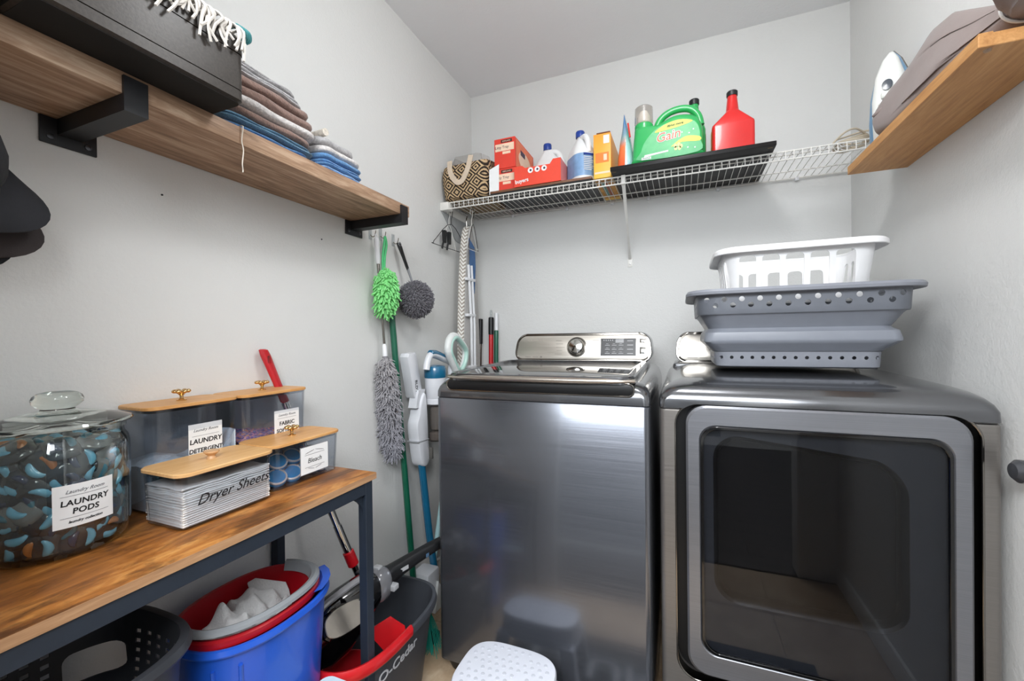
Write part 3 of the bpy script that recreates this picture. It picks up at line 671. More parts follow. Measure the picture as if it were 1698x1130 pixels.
# three handles behind the washer
def pole(name, lb, x, ztop, segs, lean=.0):
    t = thing(name, lb, 'pole', (x, -.10, 0))
    top = Vector((x, -.022, ztop)); bot = Vector((x+lean, -.13, 0.0))
    for nm, z0, z1, r, m in segs:
        k0, k1 = (ztop-z0)/ztop, (ztop-z1)/ztop
        part(t, nm, B().tube([top.lerp(bot, k0), top.lerp(bot, k0+.002), top.lerp(bot, k1)], [r*.75, r, r], 14), m)
    return t
pole('steel_pole', 'steel mop pole with black grip standing behind the washer, left of the red pole', .052, 1.238, [('grip', 1.238, 1.10, .0145, BLKP), ('tube', 1.10, .02, .011, CHRD)], .02)
pole('red_pole', 'red broom pole with black grip standing behind the washer', .118, 1.245, [('hanging_tip', 1.285, 1.245, .007, CLEAR), ('grip', 1.245, 1.150, .0145, BLKP), ('tube', 1.150, .02, .0125, mat('red_enamel', '#c3151c', .3, coat=.3))], .03)
pole('green_pole', 'green broom pole with white tip standing behind the washer, right of the red pole', .150, 1.268, [('tip', 1.268, 1.172, .0105, WPL), ('tube', 1.172, .02, .012, GPOLE)], .03)
# ------------------------------------------------------------------ stick vacuum (white and blue)
BLU = mat('petrol_blue', '#176387', .25, coat=.5); VW = mat('vacuum_white', '#dcdee3', .3, coat=.2, var=.02)
t = thing('stick_vacuum', 'white and petrol blue cordless stick vacuum leaning in the corner left of the washer', 'vacuum', (.10, -.60, 0))
def yz(pts, x0, x1, bev=.004): return B().prism(pts, x0, x1, 'yz', bev)
def smooth_poly(pts, n=5): return [(v.x, v.y) for v in cr([(p[0], p[1], 0) for p in pts], n, True)]
part(t, 'floor_head', yz([(-.722, 1.058), (-.712, 1.072), (-.672, 1.076), (-.664, 1.066), (-.622, .900), (-.632, .888), (-.676, .886), (-.684, .895)], .03, .075, .006), VW, 'white floor nozzle folded up')
b = B(); put_text(b, 'BLDY', .022, (.0755, -.668, .935), Vector((0, .10, -1)).normalized(), Vector((0, 1, .10)).normalized()); part(t, 'marking', b, INK, 'small dark lettering on the nozzle')
part(t, 'wand_body', yz(smooth_poly([(-.655, .88), (-.628, .90), (-.615, .80), (-.612, .70), (-.606, .62), (-.628, .596), (-.660, .612), (-.680, .70), (-.690, .775), (-.672, .82)], 4), .04, .095, .008), VW, 'white lower body')
part(t, 'body_joint', yz([(-.692, .712), (-.612, .708), (-.612, .704), (-.692, .708)], .038, .097, .001), mat('joint_grey', '#a5a7ab', .5))
part(t, 'tube', B().tube([(.075, -.640, .61), (.085, -.605, .30), (.10, -.565, .02)], .0155, 16), BLU, 'petrol blue tube')
part(t, 'motor_housing', B().lathe([(.036, .865), (.043, .875), (.045, .94), (.046, .962)], (.10, -.565, 0), 28), VW)
part(t, 'motor_cap', B().lathe([(.0462, .9625), (.0475, .97), (.0475, 1.0), (.042, 1.012), (.02, 1.017), (.001, 1.018)], (.10, -.565, 0), 28), BLU, 'petrol blue motor cap')
dc = part(t, 'dust_cup', B().lathe([(.036, .69), (.040, .70), (.042, .85)], (.10, -.56, 0), 24), thin_glass('smoky_cup', '#d3d1cf', 1.3, .05))
part(dc, 'cup_ring', B().lathe([(.044, .848), (.049, .852), (.049, .872), (.042, .876)], (.10, -.56, 0), 28), VW)
part(dc, 'filter', B().lathe([(.024, .74), (.026, .75), (.026, .83), (.02, .84)], (.10, -.56, 0), 18), mat('filter_grey', '#8f8a86', .8))
part(dc, 'dust', B().lathe([(.032, .694), (.034, .70), (.032, .722), (.015, .73), (.001, .728)], (.10, -.56, 0), 18), mat('dust', '#8d8580', .95, bump=.5, bs=300))
part(t, 'bracket', B().box(.09, .11, -.612, -.600, .62, .67, .004), mat('cord_grey2', '#55534f', .5))
part(t, 'neck', B().loft([[(x_, -.648+dy-.022*k, .905-.045*k) for x_, dy in ((.045, -.022+.01*k), (.085, -.022+.01*k), (.085, .022), (.045, .022))] for k in (-.3, .5, 1.3)]), VW)
hp = [(.10, -.632, 1.000), (.10, -.622, 1.035), (.10, -.600, 1.060), (.10, -.560, 1.058), (.10, -.48, 1.035), (.10, -.435, 1.018), (.10, -.43, .985), (.10, -.445, .94), (.10, -.50, .93)]
part(t, 'handle', B().tube(cr(hp, 6), .0145, 14), VW, 'white D-shaped handle')
part(t, 'handle_cover', B().tube([v+Vector((.0, .0, .0065)) for v in cr([(.10, -.605, 1.062), (.10, -.56, 1.060), (.10, -.50, 1.043), (.10, -.445, 1.024)], 6)], [.006]+[.0145]*17+[.006], 14), BLU, 'petrol blue handle cover')
part(t, 'dock', B().box(.05, .135, -.69, -.60, 0, .17, .012), VW, 'white floor dock')
# mint steam mop behind
MINT = mat('mint_plastic', '#b6d9cf', .35, coat=.2); MW = mat('mop_white', '#e3e6e4', .35)
t = thing('steam_mop', 'mint and white steam mop with loop handle behind the stick vacuum', 'mop', (.12, -.45, 0))
lp = [(.13, (y_+.366)*.9-.366-.060, (z_-1.06)*.92+1.06) for y_, z_ in ((-.455, 1.075), (-.445, 1.125), (-.405, 1.150), (-.355, 1.135), (-.285, 1.085), (-.275, 1.045), (-.300, .995), (-.345, .965), (-.375, .975), (-.415, 1.02))]
part(t, 'loop_handle', B().tube(cr(lp, 5, True), .0165, 14, close=True), MW)
part(t, 'inner_grip', B().tube([Vector((.139, -.426+(v.y+.426)*.90, 1.06+(v.z-1.06)*.90)) for v in cr(lp, 5, True)], .011, 10, close=True), MINT, 'mint inner grip')
part(t, 'pole', B().tube([(.125, -.42, .985), (.11, -.50, .55), (.085, -.585, .12)], .011, 12), mat('pale_teal_pole', '#a9cdd0', .35), 'pale teal pole')
part(t, 'mop_head', B().loft([[(.045+.10*k, -.63+a, z) for a, z in ((-.03, .002), (.07, .002), (.06, .03), (.0, .12), (-.02, .03))] for k in (0, .5, 1)]), MW)
# hose
solo('vacuum_hose', 'grey vacuum cord bundle hanging between the stick vacuum and the washer', 'cord', B().tube(cr([(.155, -.60, .70), (.16, -.605, .62), (.15, -.60, .50), (.155, -.60, .38), (.15, -.585, .25)], 6), .006, 8).tube(cr([(.17, -.60, .70), (.175, -.60, .60), (.172, -.60, .45), (.165, -.59, .30)], 6), .004, 8), mat('cord_grey', '#77736c', .6), (.155, -.60, .70))
solo('rubber_roller', 'small black rubber roller on the floor at the left foot of the washer', 'roller', B().lathe([(.012, .215), (.022, .218), (.025, .23), (.022, .242), (.012, .245)], (0, -.80, .025), 24, 'x'), BLKP, (.23, -.80, .025))

# ------------------------------------------------------------------ ironing board, hangers
CHV = N('chevron_cover'); x, y, z = CHV.sep(CHV.co()); 
zz = CHV.math('ADD', CHV.math('MULTIPLY', z, 52), CHV.math('MULTIPLY', CHV.math('ABSOLUTE', CHV.math('SUBTRACT', CHV.math('FRACT', CHV.math('MULTIPLY', CHV.math('ADD', x, .5), 28)), .5)), 2.4))
CHV.col(CHV.ramp(CHV.math('FRACT', zz), [(.44, '#a59c91'), (.52, '#ece9e4')])); CHV.b.inputs['Roughness'].default_value = .9; CHV = CHV.m
MESHG = mat('mesh_grey', '#c0bdba', .7, bump=1.0, bs=900, var=.25, vs=500)
t = thing('ironing_board', 'ironing board with grey chevron cover hanging on edge in the corner under the wire shelf', 'ironing board', (.08, -.17, .55))
def ibw(z):
    k = (z-.40)/(1.70-.40); return .096*min(1, max(.0, 1-k)**.42*1.25+.12)*min(1, (k+.02)*12)
def ibsec(z, d=0, x0=.052, x1=.088):
    w = max(.01, ibw(z)-d); yc = -.200; return [(x, y, z) for x, y in rr((x0+x1)/2, yc, (x1-x0)/2, w, .014, 4)]
zs = [.40, .42, .5, .65, .8, .95, 1.1, 1.25, 1.38, 1.48, 1.56, 1.62, 1.66, 1.69, 1.705]
part(t, 'padded_cover', B().loft([ibsec(z) for z in zs]), CHV, 'grey and white chevron cover')
part(t, 'mesh_underside', B().loft([ibsec(z, .012, .0885, .093) for z in zs]), MESHG)
b = B()
for y in (-.232, -.200): b.tube([(.104, y, .48), (.106, y, 1.2), (.103, y-.02, 1.50)], .007, 10)
part(t, 'folding_legs', b, WPL, 'white folding legs')
for z in (.98, 1.24, 1.42): part(t, 'leg_brace', B().box(.095, .112, -.28, -.190, z, z+.014, .003), WPL)
part(t, 'blue_flap', B().loft([[(.098+.004*sin(k*3), y, z) for y, z in ((-.235, 1.64-.15*k), (-.175, 1.60-.17*k), (-.170, 1.60-.17*k), (-.230, 1.64-.15*k))] for k in (0, .3, .6, 1, 1.4)]), mat('blue_cloth', '#4a6d9c', .8), 'blue cloth flap')
part(t, 'hanging_hook', B().tube(cr([(.070, -.200, 1.70), (.070, -.205, 1.74), (.070, -.20, 1.765), (.070, -.25, 1.770)], 4), .0028, 8), CHRD)
def hanger(i, y, x, m, lb, clips=False, yawr=0, L=.17):
    t = thing('clothes_hanger', lb, 'hanger', (x, y, 1.76), 'hangers on the wire shelf rail')
    hookp = cr([(x, y-.012, 1.752), (x, y-.012, 1.772), (x, y, 1.782), (x, y+.012, 1.77), (x, y+.008, 1.745), (x, y, 1.725), (x, y, 1.70)], 4)
    part(t, 'hook', B().tube(hookp, .0016, 6), m)
    c, s_ = cos(yawr), sin(yawr); Wd = lambda a, z: (x+a*s_+.0, y+a*c, z)
    part(t, 'frame', B().tube(cr([Wd(0, 1.70), Wd(L*.9, 1.60), Wd(L, 1.58), Wd(L*.95, 1.575), Wd(-L*.95, 1.575), Wd(-L, 1.58), Wd(-L*.9, 1.60)], 4, True), .0016, 6, close=True), m)
    if clips:
        for a in (-.06, -.02): 
            cl = part(t, 'clip', B().loft([[Vector(Wd(a-.012+dy, 1.655-.06*k))+Vector((dx*(1-.3*k), 0, 0)) for dx, dy in ((-.008, 0), (.008, 0), (.008, .018), (-.008, .018))] for k in (0, .4, 1)]), BLKP, 'black hanger clip')
            part(cl, 'clip_jaw', B().tube(cr([Wd(a, 1.62), Wd(a-.015, 1.59), Wd(a-.022, 1.565)], 4), .005, 8), BLKP)
    return t
BW = mat('black_wire', '#2a2826', .4, .5)
hanger(0, -.295, .034, BW, 'black wire hanger with clips hanging nearest the left wall', True, .06, .15)
hanger(1, -.295, .020, WWIRE, 'white wire hanger nearest the wall at the left end of the rail', False, .03, .06)
hanger(2, -.240, .118, WWIRE, 'white wire hanger just right of the ironing board hook', False, .02, .05)
hanger(3, -.250, .132, CHRD, 'steel wire hanger, furthest right at the left end of the rail', False, -.02, .05)
# ------------------------------------------------------------------ wire shelf on the back wall
WZ = 1.7985; WXL, WXR, WYF = .046, 1.735, -.33
t = thing('wire_shelf', 'white coated wire shelf running along the back wall', 'shelf', (.9, -.165, WZ))
for nm, y, z, r in (('back_rail', -.012, WZ-.004, .003), ('middle_rail', -.110, WZ-.0045, .0026), ('front_rail', WYF, WZ-.0035, .0031), ('lip_rail', WYF-.003, WZ-.034, .0031), ('hang_rail', -.295, WZ-.0045, .0024)):
    part(t, nm, B().tube([(WXL, y, z), (WXR, y, z)], r, 8), WWIRE)
nw = 66; wm = mesh('deck_wire', B().tube([(0, -.010, 0), (0, -.326, 0), (0, -.3332, -.003), (0, -.3362, -.01), (0, -.3362, -.036)], .00155, 6), WWIRE, Vector((0, 0, 0)))
for i in range(nw):
    o = bpy.data.objects.new('deck_wire', wm); COL.objects.link(o); o.parent = t
    o.location = Vector((WXL+.004+(WXR-WXL-.008)*i/(nw-1), 0, WZ))-BASE[t]
for x in (.25, .55, .78, .95, 1.25, 1.55): part(t, 'wall_clip', B().box(x-.007, x+.007, -.018, -.0005, WZ-.016, WZ-.0005, .003), WPL)
b = B().loft([[(.873+dx, y, z) for dx, y, z in ((-.007, WYF-.004, WZ-.030), (.007, WYF-.004, WZ-.030), (.007, WYF+.010, WZ-.030), (-.007, WYF+.010, WZ-.030))], [(.868+dx, y, z) for dx, y, z in ((-.005, -.16, 1.628), (.005, -.16, 1.628), (.005, -.150, 1.622), (-.005, -.150, 1.622))], [(.861+dx, y, z) for dx, y, z in ((-.006, -.008, 1.508), (.006, -.008, 1.508), (.006, -.001, 1.505), (-.006, -.001, 1.505))]])
sb = part(t, 'support_brace', b, WWIRE, 'white diagonal support brace')
part(sb, 'brace_foot', B().box(.850, .872, -.004, -.0005, 1.470, 1.512, .0015), WWIRE); part(sb, 'brace_hook', B().box(.864, .882, WYF-.006, WYF+.012, WZ-.036, WZ+.001, .002), WWIRE)
part(sb, 'screw', B().lathe([(.004, -.004), (.003, -.0065), (.001, -.007)], (.861, 0, 1.484), 12, 'y'), mat('screw_light', '#b9b9b9', .3, .8))
eb = part(t, 'end_bracket', B().box(.0005, .046, -.345, -.30, WZ-.040, WZ-.001, .003).box(.0005, .004, -.345, -.02, WZ-.040, WZ-.001, .001), WWIRE, 'white wall bracket at the left end')
part(eb, 'shadow_gusset', B().prism([(-.335, WZ-.041), (-.20, 1.64), (-.03, 1.62), (-.03, WZ-.041)], .0005, .006, 'yz'), mat('bracket_shadow_grey', '#a9abac', .5))  # grey gusset plate, shadow below the bracket put into its colour

# ------------------------------------------------------------------ things on the wire shelf
TZ = WZ+.0022
# woven basket bag
JUT = N('jute_diamonds'); x, y, z = JUT.sep(JUT.co()); 
u_ = JUT.math('MULTIPLY', JUT.math('SUBTRACT', x, y), 13.2); v_ = JUT.math('MULTIPLY', z, 14.5)
fa = lambda q: JUT.math('ABSOLUTE', JUT.math('SUBTRACT', JUT.math('FRACT', JUT.math('ADD', q, 20.5)), .5))
dd = JUT.math('ADD', fa(u_), fa(v_)); wv = JUT.noise(JUT.co(), 260, 2)
st = JUT.math('FRACT', JUT.math('ADD', JUT.math('MULTIPLY', dd, 4.0), JUT.math('MULTIPLY', wv, .25)))
JUT.col(JUT.ramp(st, [(.5, '#2b2019'), (.58, '#c9ad86')])); JUT.b.inputs['Roughness'].default_value = .9; JUT.bump(wv, .5, .002); JUT = JUT.m
t = thing('woven_basket_bag', 'black and tan diamond patterned woven basket bag at the left end of the wire shelf', 'basket', (.125, -.20, TZ))
def bags(z, x0, x1, y0, y1, d=0, sx=0): return [(a+sx*(z-TZ), b_, z+.006*sin(a*22)*(1 if z > 1.95 else 0)) for a, b_ in rr((x0+x1)/2, (y0+y1)/2, (x1-x0)/2-d, (y1-y0)/2-d, .035, 5)]
rg = [bags(TZ+.001, .020, .235, -.335, -.08, .012), bags(TZ+.012, .016, .245, -.342, -.07), bags(TZ+.08, .008, .252, -.350, -.055), bags(TZ+.16, .006, .256, -.352, -.05), bags(TZ+.195, .010, .245, -.345, -.055)]
rin = [bags(TZ+.195, .010, .245, -.345, -.055, .004), bags(TZ+.10, .008, .252, -.350, -.055, .005), bags(TZ+.012, .016, .245, -.342, -.07, .006)]
def lean(v): return (v[0], v[1], v[2]+(.03*((v[1]+.2)/.15)+.012*((v[0]-.12)/.12) if v[2] > TZ+.15 else 0))
b = B().loft(rg+rin, (True, True)); b.warp(lean); part(t, 'body', b, JUT)
hp = cr([(.062, -.350, TZ+.185), (.068, -.357, TZ+.13), (.095, -.360, TZ+.085), (.118, -.361, TZ+.072), (.140, -.361, TZ+.085), (.165, -.359, TZ+.135), (.178, -.352, TZ+.195)], 5)
STR = mat('cotton_strap', '#d9c7b2', .85, bump=.4, bs=500)
tg = [(hp[min(i+1, len(hp)-1)]-hp[max(i-1, 0)]).normalized() for i in range(len(hp))]
b = B().loft([[p+Vector((-g.z, 0, g.x))*w*.0125+Vector((0, o_, 0)) for w, o_ in ((-1, 0), (1, 0), (1, -.004), (-1, -.004))] for p, g in zip(hp, tg)]); part(t, 'strap_handle', b, STR, 'cream cotton strap handle')
b = B(); b.loft([[(x_+.006*nz(x_*40, k*3), y_+.008*nz(k*2, x_*50), TZ+.15+k*.035) for x_, y_ in rr(.105, -.20, .085-.006*abs(k-1), .10-.01*k, .03, 4)] for k in (0, 1, 2, 3)], (False, False))
b.warp(lambda v: (v[0], v[1], v[2]+.03*((v[1]+.2)/.15)))
solo('plastic_liner_bag', 'translucent plastic bag sticking out of the woven basket bag', 'bag', b, thin_glass('cloudy_plastic', '#e6e3e0', 5, .35), (.105, -.20, TZ+.15), smooth=50)
# brown tray
t = thing('brown_tray', 'thin brown board with dark underside on the left half of the wire shelf', 'board', (.50, -.19, TZ))
part(t, 'board', B().box(.268, .742, -.338, -.03, TZ+.0035, TZ+.0140, .001), wood('tray_brown', '#5d3b25', '#6f482f', '#80573b', 'x', 1.5, .5))
part(t, 'underside', B().box(.268, .742, -.337, -.03, TZ, TZ+.0033), BLKP, 'black underside')
TT = TZ+.0146
FR, RT, UP3 = Vector((1, 0, 0)), Vector((0, 1, 0)), Vector((0, 0, 1))
RED = mat('carton_red', '#e0402f', .5, var=.03); RED2 = mat('carton_red_deep', '#d2362b', .5, var=.04); ORG = mat('carton_orange', '#eb7a52', .5); CRM = mat('carton_cream', '#f0d2b8', .5)
def carton(x0, x1, y0, y1, z0, z1, label, m, name='carton', grp=None):
    t = thing(name, label, 'box', ((x0+x1)/2, (y0+y1)/2, z0), grp); part(t, 'box', B().box(x0, x1, y0, y1, z0, z1, .0012, 1), m); return t
def panel(t, nm, x, z, y, hw, hh, m, lb=None, sub=None):
    b = B(); quad_strip(b, (x, y-.0003, z), FR, UP3, -hw, hw, -hh, hh, .0004); return part(sub or t, nm, b, m, lb)
grp = 'red bag cartons stacked on the brown board'
for i, (z0, z1, lb) in enumerate(((TT, TT+.105, 'red carton of kitchen bags at the bottom of the stack, half behind the white paper'), (TT+.1065, TT+.246, 'upper red carton of kitchen bags with orange side on the stack'))):
    t = carton(.283, .388, -.318, -.06, z0, z1, lb, RED, grp=grp)
    panel(t, 'label_band', .3355, z1-.042, -.318, .047, .017, CRM); panel(t, 'logo_bar', .345, z1-.014, -.318, .028, .007, mat('logo_brown', '#4b1f1a', .5))
    b = B(); put_text(b, 'Litty Tray', .0175, (.322, -.3187, z1-.042), FR, UP3); part(t, 'lettering', b, mat('logo_navy', '#3a2040', .5))
    b = B(); put_text(b, 'KIRKLAND', .0085, (.345, -.3187, z1-.0145), FR, UP3); part(t, 'brand_lettering', b, CRM)
    panel(t, 'stripe', .345, z1-.068, -.318, .02, .006, CRM)
    b = B(); quad_strip(b, (.3883, -.19, (z0+z1)/2), RT, UP3, -.118, .118, -(z1-z0)/2+.006, (z1-z0)/2-.006); sp = part(t, 'side_print', b, ORG, 'orange side panel')
    b = B(); b.loft([[(.3889, y, z) for y, z in se(-.19, (z0+z1)/2-.01, .085, .045, 2, 20)], [(.3892, y, z) for y, z in se(-.19, (z0+z1)/2-.01, .085, .045, 2, 20)]]); part(sp, 'picture', b, CRM)
    b = B(); quad_strip(b, (.3895, -.22, (z0+z1)/2+.02), RT, UP3, -.03, .03, -.012, .012); part(sp, 'badge', b, mat('logo_navy', '#3a2040'))
solo('paper_sheet', 'blank white folded paper standing between woven bag and red cartons', 'paper', B().loft([[(.262, -.333, TZ+.001), (.306, -.322, TZ+.018), (.306, -.3212, TZ+.018), (.262, -.332, TZ+.001)], [(.262, -.333, TZ+.118), (.308, -.322, TZ+.142), (.308, -.3212, TZ+.142), (.262, -.332, TZ+.118)]]), PAPER, (.284, -.328, TZ))
# low red display carton, open top with cut front
t = thing('display_carton', 'low open red-orange carton with three white circles on the brown board', 'box', (.50, -.25, TT))
RO = mat('carton_vermilion', '#ea4a33', .5, var=.03)
fo = [(.392, TT), (.610, TT), (.610, TT+.100), (.575, TT+.100), (.560, TT+.080), (.445, TT+.080), (.430, TT+.092), (.392, TT+.092)]
part(t, 'front_panel', B().prism(fo, -.342, -.3405, 'xz'), RO)
part(t, 'side_panel', B().box(.392, .3935, -.3405, -.17, TT, TT+.09), RO); part(t, 'side_panel', B().box(.6085, .610, -.3405, -.17, TT, TT+.10), mat('carton_pink', '#e98c86', .5), 'pale pink printed side panel')
part(t, 'back_panel', B().box(.392, .610, -.171, -.17, TT, TT+.05), RO); part(t, 'bottom_panel', B().box(.392, .610, -.3405, -.17, TT, TT+.001), RO)
for i in range(3):
    x_ = .470+.032*i; c_ = part(t, 'circle_print', B().lathe([(.0125, -.3422), (.0125, -.3426)], (x_, 0, TT+.066), 24, 'y'), PAPER, 'white circle print'); part(c_, 'dark_dot', B().lathe([(.005, -.3427), (.005, -.343)], (x_+.001, 0, TT+.066), 16, 'y'), mat('logo_navy', '#3a2040'))
b = B(); put_text(b, 'buyers', .024, (.428, -.3425, TT+.024), Vector((.995, 0, .1)), Vector((-.1, 0, .995)), off=.0006); part(t, 'lettering', b, PAPER)
# bleach jugs
BW2 = mat('bleach_white', '#eceded', .35, sub=.1, var=.02); CBL = mat('cap_blue', '#1d3f96', .35); LBL = mat('label_blue', '#7fa3cc', .4, var=.12, vs=40)
def jug(cx, cy, z0, label, hh=.215, rot=0, wide=.075, sidep=False):
    t = thing('bleach_jug', label, 'bottle', (cx, cy, z0), 'white bleach jugs on the brown board')
    M = Matrix.Translation((cx, cy, z0)) @ Matrix.Rotation(rot, 4, 'Z'); k = hh/.215
    secs = [(0, .90), (.004, .97), (.012, 1.0), (.11, 1.0), (.122, .96), (.14, .84), (.158, .66), (.176, .46), (.19, .30), (.198, .24), (.205, .24)]
    b = B(); b.loft([[(p, q, z*k) for p, q in rr(-.012*(1-s_)*1.2, 0, wide*s_, .055*s_, .05*s_, 6)] for z, s_ in secs]); b.xf(M); o = part(t, 'bottle', b, BW2)
    hp = cr([(-.004, 0, .192*k), (.03, 0, .190*k), (.052, 0, .172*k), (.064, 0, .140*k), (.066, 0, .112*k)], 5)
    b = B().tube(hp, .0125, 12).xf(M); part(t, 'handle', b, BW2)
    b = B().lathe([(.0195, .200*k), (.0205, .204*k), (.0205, .222*k), (.0185, .226*k), (.001, .227*k)], (-.0115, 0, 0), 24).xf(M); part(t, 'cap', b, CBL, 'blue cap')
    b = B(); b.loft([[(p, q, z*k) for p, q in rr(0, 0, wide*1.006, .0555, .05, 6)] for z in (.018, .108)]); b.xf(M); lb = part(t, 'label', b, LBL, 'blue wrap label')
    b = B()
    for i in range(8): quad_strip(b, (wide*1.006+.0006, -.003, (.040+.0072*i)*k), RT, UP3, -.026, .012+.006*(i % 3), -.0014, .0014) if sidep else quad_strip(b, (-.025, -.0562, (.045+.007*i)*k), FR, UP3, -.030, .016+.01*(i % 3), -.0012, .0012)
    b.xf(M); part(lb, 'fine_print', b, PAPER, 'lines of white print')
    b = B(); quad_strip(b, (wide*1.006+.0006, 0, .102*k), RT, UP3, -.03, .03, -.004, .004) if sidep else quad_strip(b, (-.012, -.0562, .100*k), FR, UP3, -.05, .05, -.005, .005); b.xf(M); part(lb, 'top_band', b, CBL)
    return t
jug(.492, -.110, TT, 'white bleach jug with blue cap standing behind the red-orange carton', .262, .05, .082)
jug(.680, -.24, TT, 'white bleach jug with blue cap and full blue label, left of the yellow box', .234, RD(-50), .074, True)
# yellow box
t = thing('yellow_carton', 'tall yellow-orange carton on the wires between bleach jug and pouch', 'box', (.788, -.19, TZ))
YEL = N('carton_yellow'); x, y, z = YEL.sep(YEL.co()); YEL.col(YEL.ramp(YEL.math('MULTIPLY', z, 5.2), [(0, '#f6c64d'), (.5, '#f5b03f'), (1, '#f09a35')])); YEL.b.inputs['Roughness'].default_value = .45; YEL = YEL.m
part(t, 'box', B().box(.752, .824, -.335, -.03, TZ, TZ+.186, .0015), YEL)
b = B(); quad_strip(b, (.788, -.19, TZ-.0003), FR, Vector((0, -1, 0)), -.034, .034, -.13, .13); bt = part(t, 'bottom_print', b, mat('carton_amber', '#c98a28', .5, var=.3, vs=30))
for xx, m_ in ((.777, mat('print_teal', '#5f8e86', .5, var=.3, vs=60)), (.795, mat('print_rust', '#9b4a26', .5, var=.3, vs=60))):
    b = B(); quad_strip(b, (xx, -.19, TZ-.0009), FR, Vector((0, -1, 0)), -.008, .008, -.10, .10); part(bt, 'print_stripe', b, m_)
panel(t, 'orange_window', .788, TZ+.085, -.335, .028, .021, mat('carton_dark_orange', '#ea7f2c', .5)); panel(t, 'white_sticker', .806, TZ+.160, -.335, .012, .017, PAPER, 'white sticker'); panel(t, 'small_picture', .801, TZ+.085, -.3358, .007, .013, CRM)
panel(t, 'base_print', .788, TZ+.022, -.335, .032, .004, CRM)
b = B().box(.765, .822, -.336, -.04, TZ+.1865, TZ+.191, .001); part(t, 'open_flap', b, mat('flap_brown', '#7c4a2b', .7), 'brown opened top flap')
# black plank
t = thing('black_plank', 'black wooden plank laid across the wire shelf under the green and red bottles', 'board', (1.115, -.20, TZ))
PKM = mat('plank_black', '#100c0d', .4, var=.1, spec=.3); part(t, 'board', B().box(.829, 1.409, -.392, -.012, TZ, TZ+.0165, .002), PKM)
for x_ in (.842, 1.392):
    for y_ in (-.375, -.04): part(t, 'screw', B().box(x_-.008, x_+.008, y_-.003, y_+.003, TZ-.0012, TZ+.0005), mat('screw_brass', '#6b5a3c', .4, .6))
PZ = TZ+.0170
# orange/blue pouch
PO = N('pouch_print'); x, y, z = PO.sep(PO.co()); f = PO.math('ADD', PO.math('MULTIPLY', z, 4.4), PO.math('MULTIPLY', PO.noise(PO.co(), 30, 2), .3))
cA = PO.ramp(f, [(.05, '#e8562c'), (.5, '#f07a45'), (.7, '#8fa9ab'), (1, '#4f7fb0')]); cB = PO.ramp(f, [(.1, '#2f6db8'), (.28, '#b9dbe0'), (.6, '#9fcfc9'), (.9, '#4c9a9a')])
PO.col(PO.mix(PO.math('GREATER_THAN', PO.math('SUBTRACT', x, PO.math('MULTIPLY', z, .05)), .0), cA, cB)); PO.b.inputs['Roughness'].default_value = .22; PO.bump(PO.noise(PO.co(), 25, 3), .5, .006); PO = PO.m
t = thing('refill_pouch', 'glossy orange and teal refill pouch standing left of the green jug', 'pouch', (.883, -.30, PZ))
b = B(); b.loft([[(.883+px*w+sh, -.30+py*d, PZ+z) for px, py in se(0, 0, 1, 1, 2.6, 28)] for z, w, d, sh in ((0, .028, .055, 0), (.01, .034, .062, 0), (.05, .032, .060, .0), (.11, .024, .056, .0), (.16, .014, .05, .0), (.20, .006, .045, -.002), (.232, .0014, .03, -.004))]); part(t, 'pouch_body', b, PO)
part(t, 'red_seam', B().tube([(.897, -.355, PZ+.18), (.905, -.36, PZ+.12)], .0035, 6), mat('carton_red_deep', '#d2362b'))
# green jug
GR = mat('bottle_green', '#2fae5c', .3, coat=.3, sub=.08, var=.03); BC = mat('cap_black', '#1a1a1c', .4)
t = thing('green_detergent_jug', 'big green detergent jug with handle and clear cap on the black plank', 'bottle', (1.04, -.325, PZ))
JC = (1.045, -.325)
sil = cr([(.925, 0, 0), (1.160, 0, 0), (1.172, 0, .02), (1.176, 0, .07), (1.170, 0, .12), (1.150, 0, .155), (1.115, 0, .170), (1.07, 0, .172), (1.025, 0, .155), (1.005, 0, .148), (.985, 0, .15), (.93, 0, .15), (.922, 0, .12), (.916, 0, .06), (.915, 0, .02)], 4, True)
o2 = [(v.x, PZ+max(0, v.z)) for v in sil]
def thick(o, y0, y1, e=.018):
    cx = 1.045; cz = PZ+.08; r_ = []
    for y, k in ((y0, e), (y0+e*.25, e*.45), (y0+e, 0), (y1-e, 0), (y1-e*.25, e*.45), (y1, e)):
        r_.append([(cx+(p-cx)*(1-k/.13), y, cz+(q-cz)*(1-k/.085)) for p, q in o])
    return B().loft(r_)
bd = part(t, 'bottle', thick(o2, -.375, -.285), GR, smooth=50)
part(t, 'spout_neck', B().lathe([(.036, PZ+.12), (.036, PZ+.166), (.031, PZ+.172)], (.957, -.33, 0), 28), GR)
ck = part(t, 'measuring_cap', B().lathe([(.033, PZ+.173), (.036, PZ+.176), (.035, PZ+.236), (.031, PZ+.240), (.001, PZ+.240)], (.957, -.33, 0), 28), thin_glass('cap_clear', '#f0ece8', 3.5, .2), 'clear measuring cap')
part(ck, 'inner_spout', B().lathe([(.027, PZ+.174), (.027, PZ+.20), (.014, PZ+.225), (.001, PZ+.226)], (.957, -.33, 0), 20), mat('cap_cream', '#e9e4dd', .5))
part(t, 'handle', B().tube(cr([(1.005, -.33, PZ+.146), (1.02, -.33, PZ+.178), (1.05, -.33, PZ+.200), (1.09, -.33, PZ+.208), (1.13, -.33, PZ+.200), (1.158, -.33, PZ+.17), (1.168, -.33, PZ+.13)], 6), .0135, 14), GR)
lo = [(v.x, v.y) for v in cr([(.945, .012, 0), (1.155, .012, 0), (1.163, .06, 0), (1.155, .115, 0), (1.12, .142, 0), (1.06, .143, 0), (1.005, .125, 0), (.965, .085, 0), (.948, .045, 0)], 4, True)]
yl = -.3755
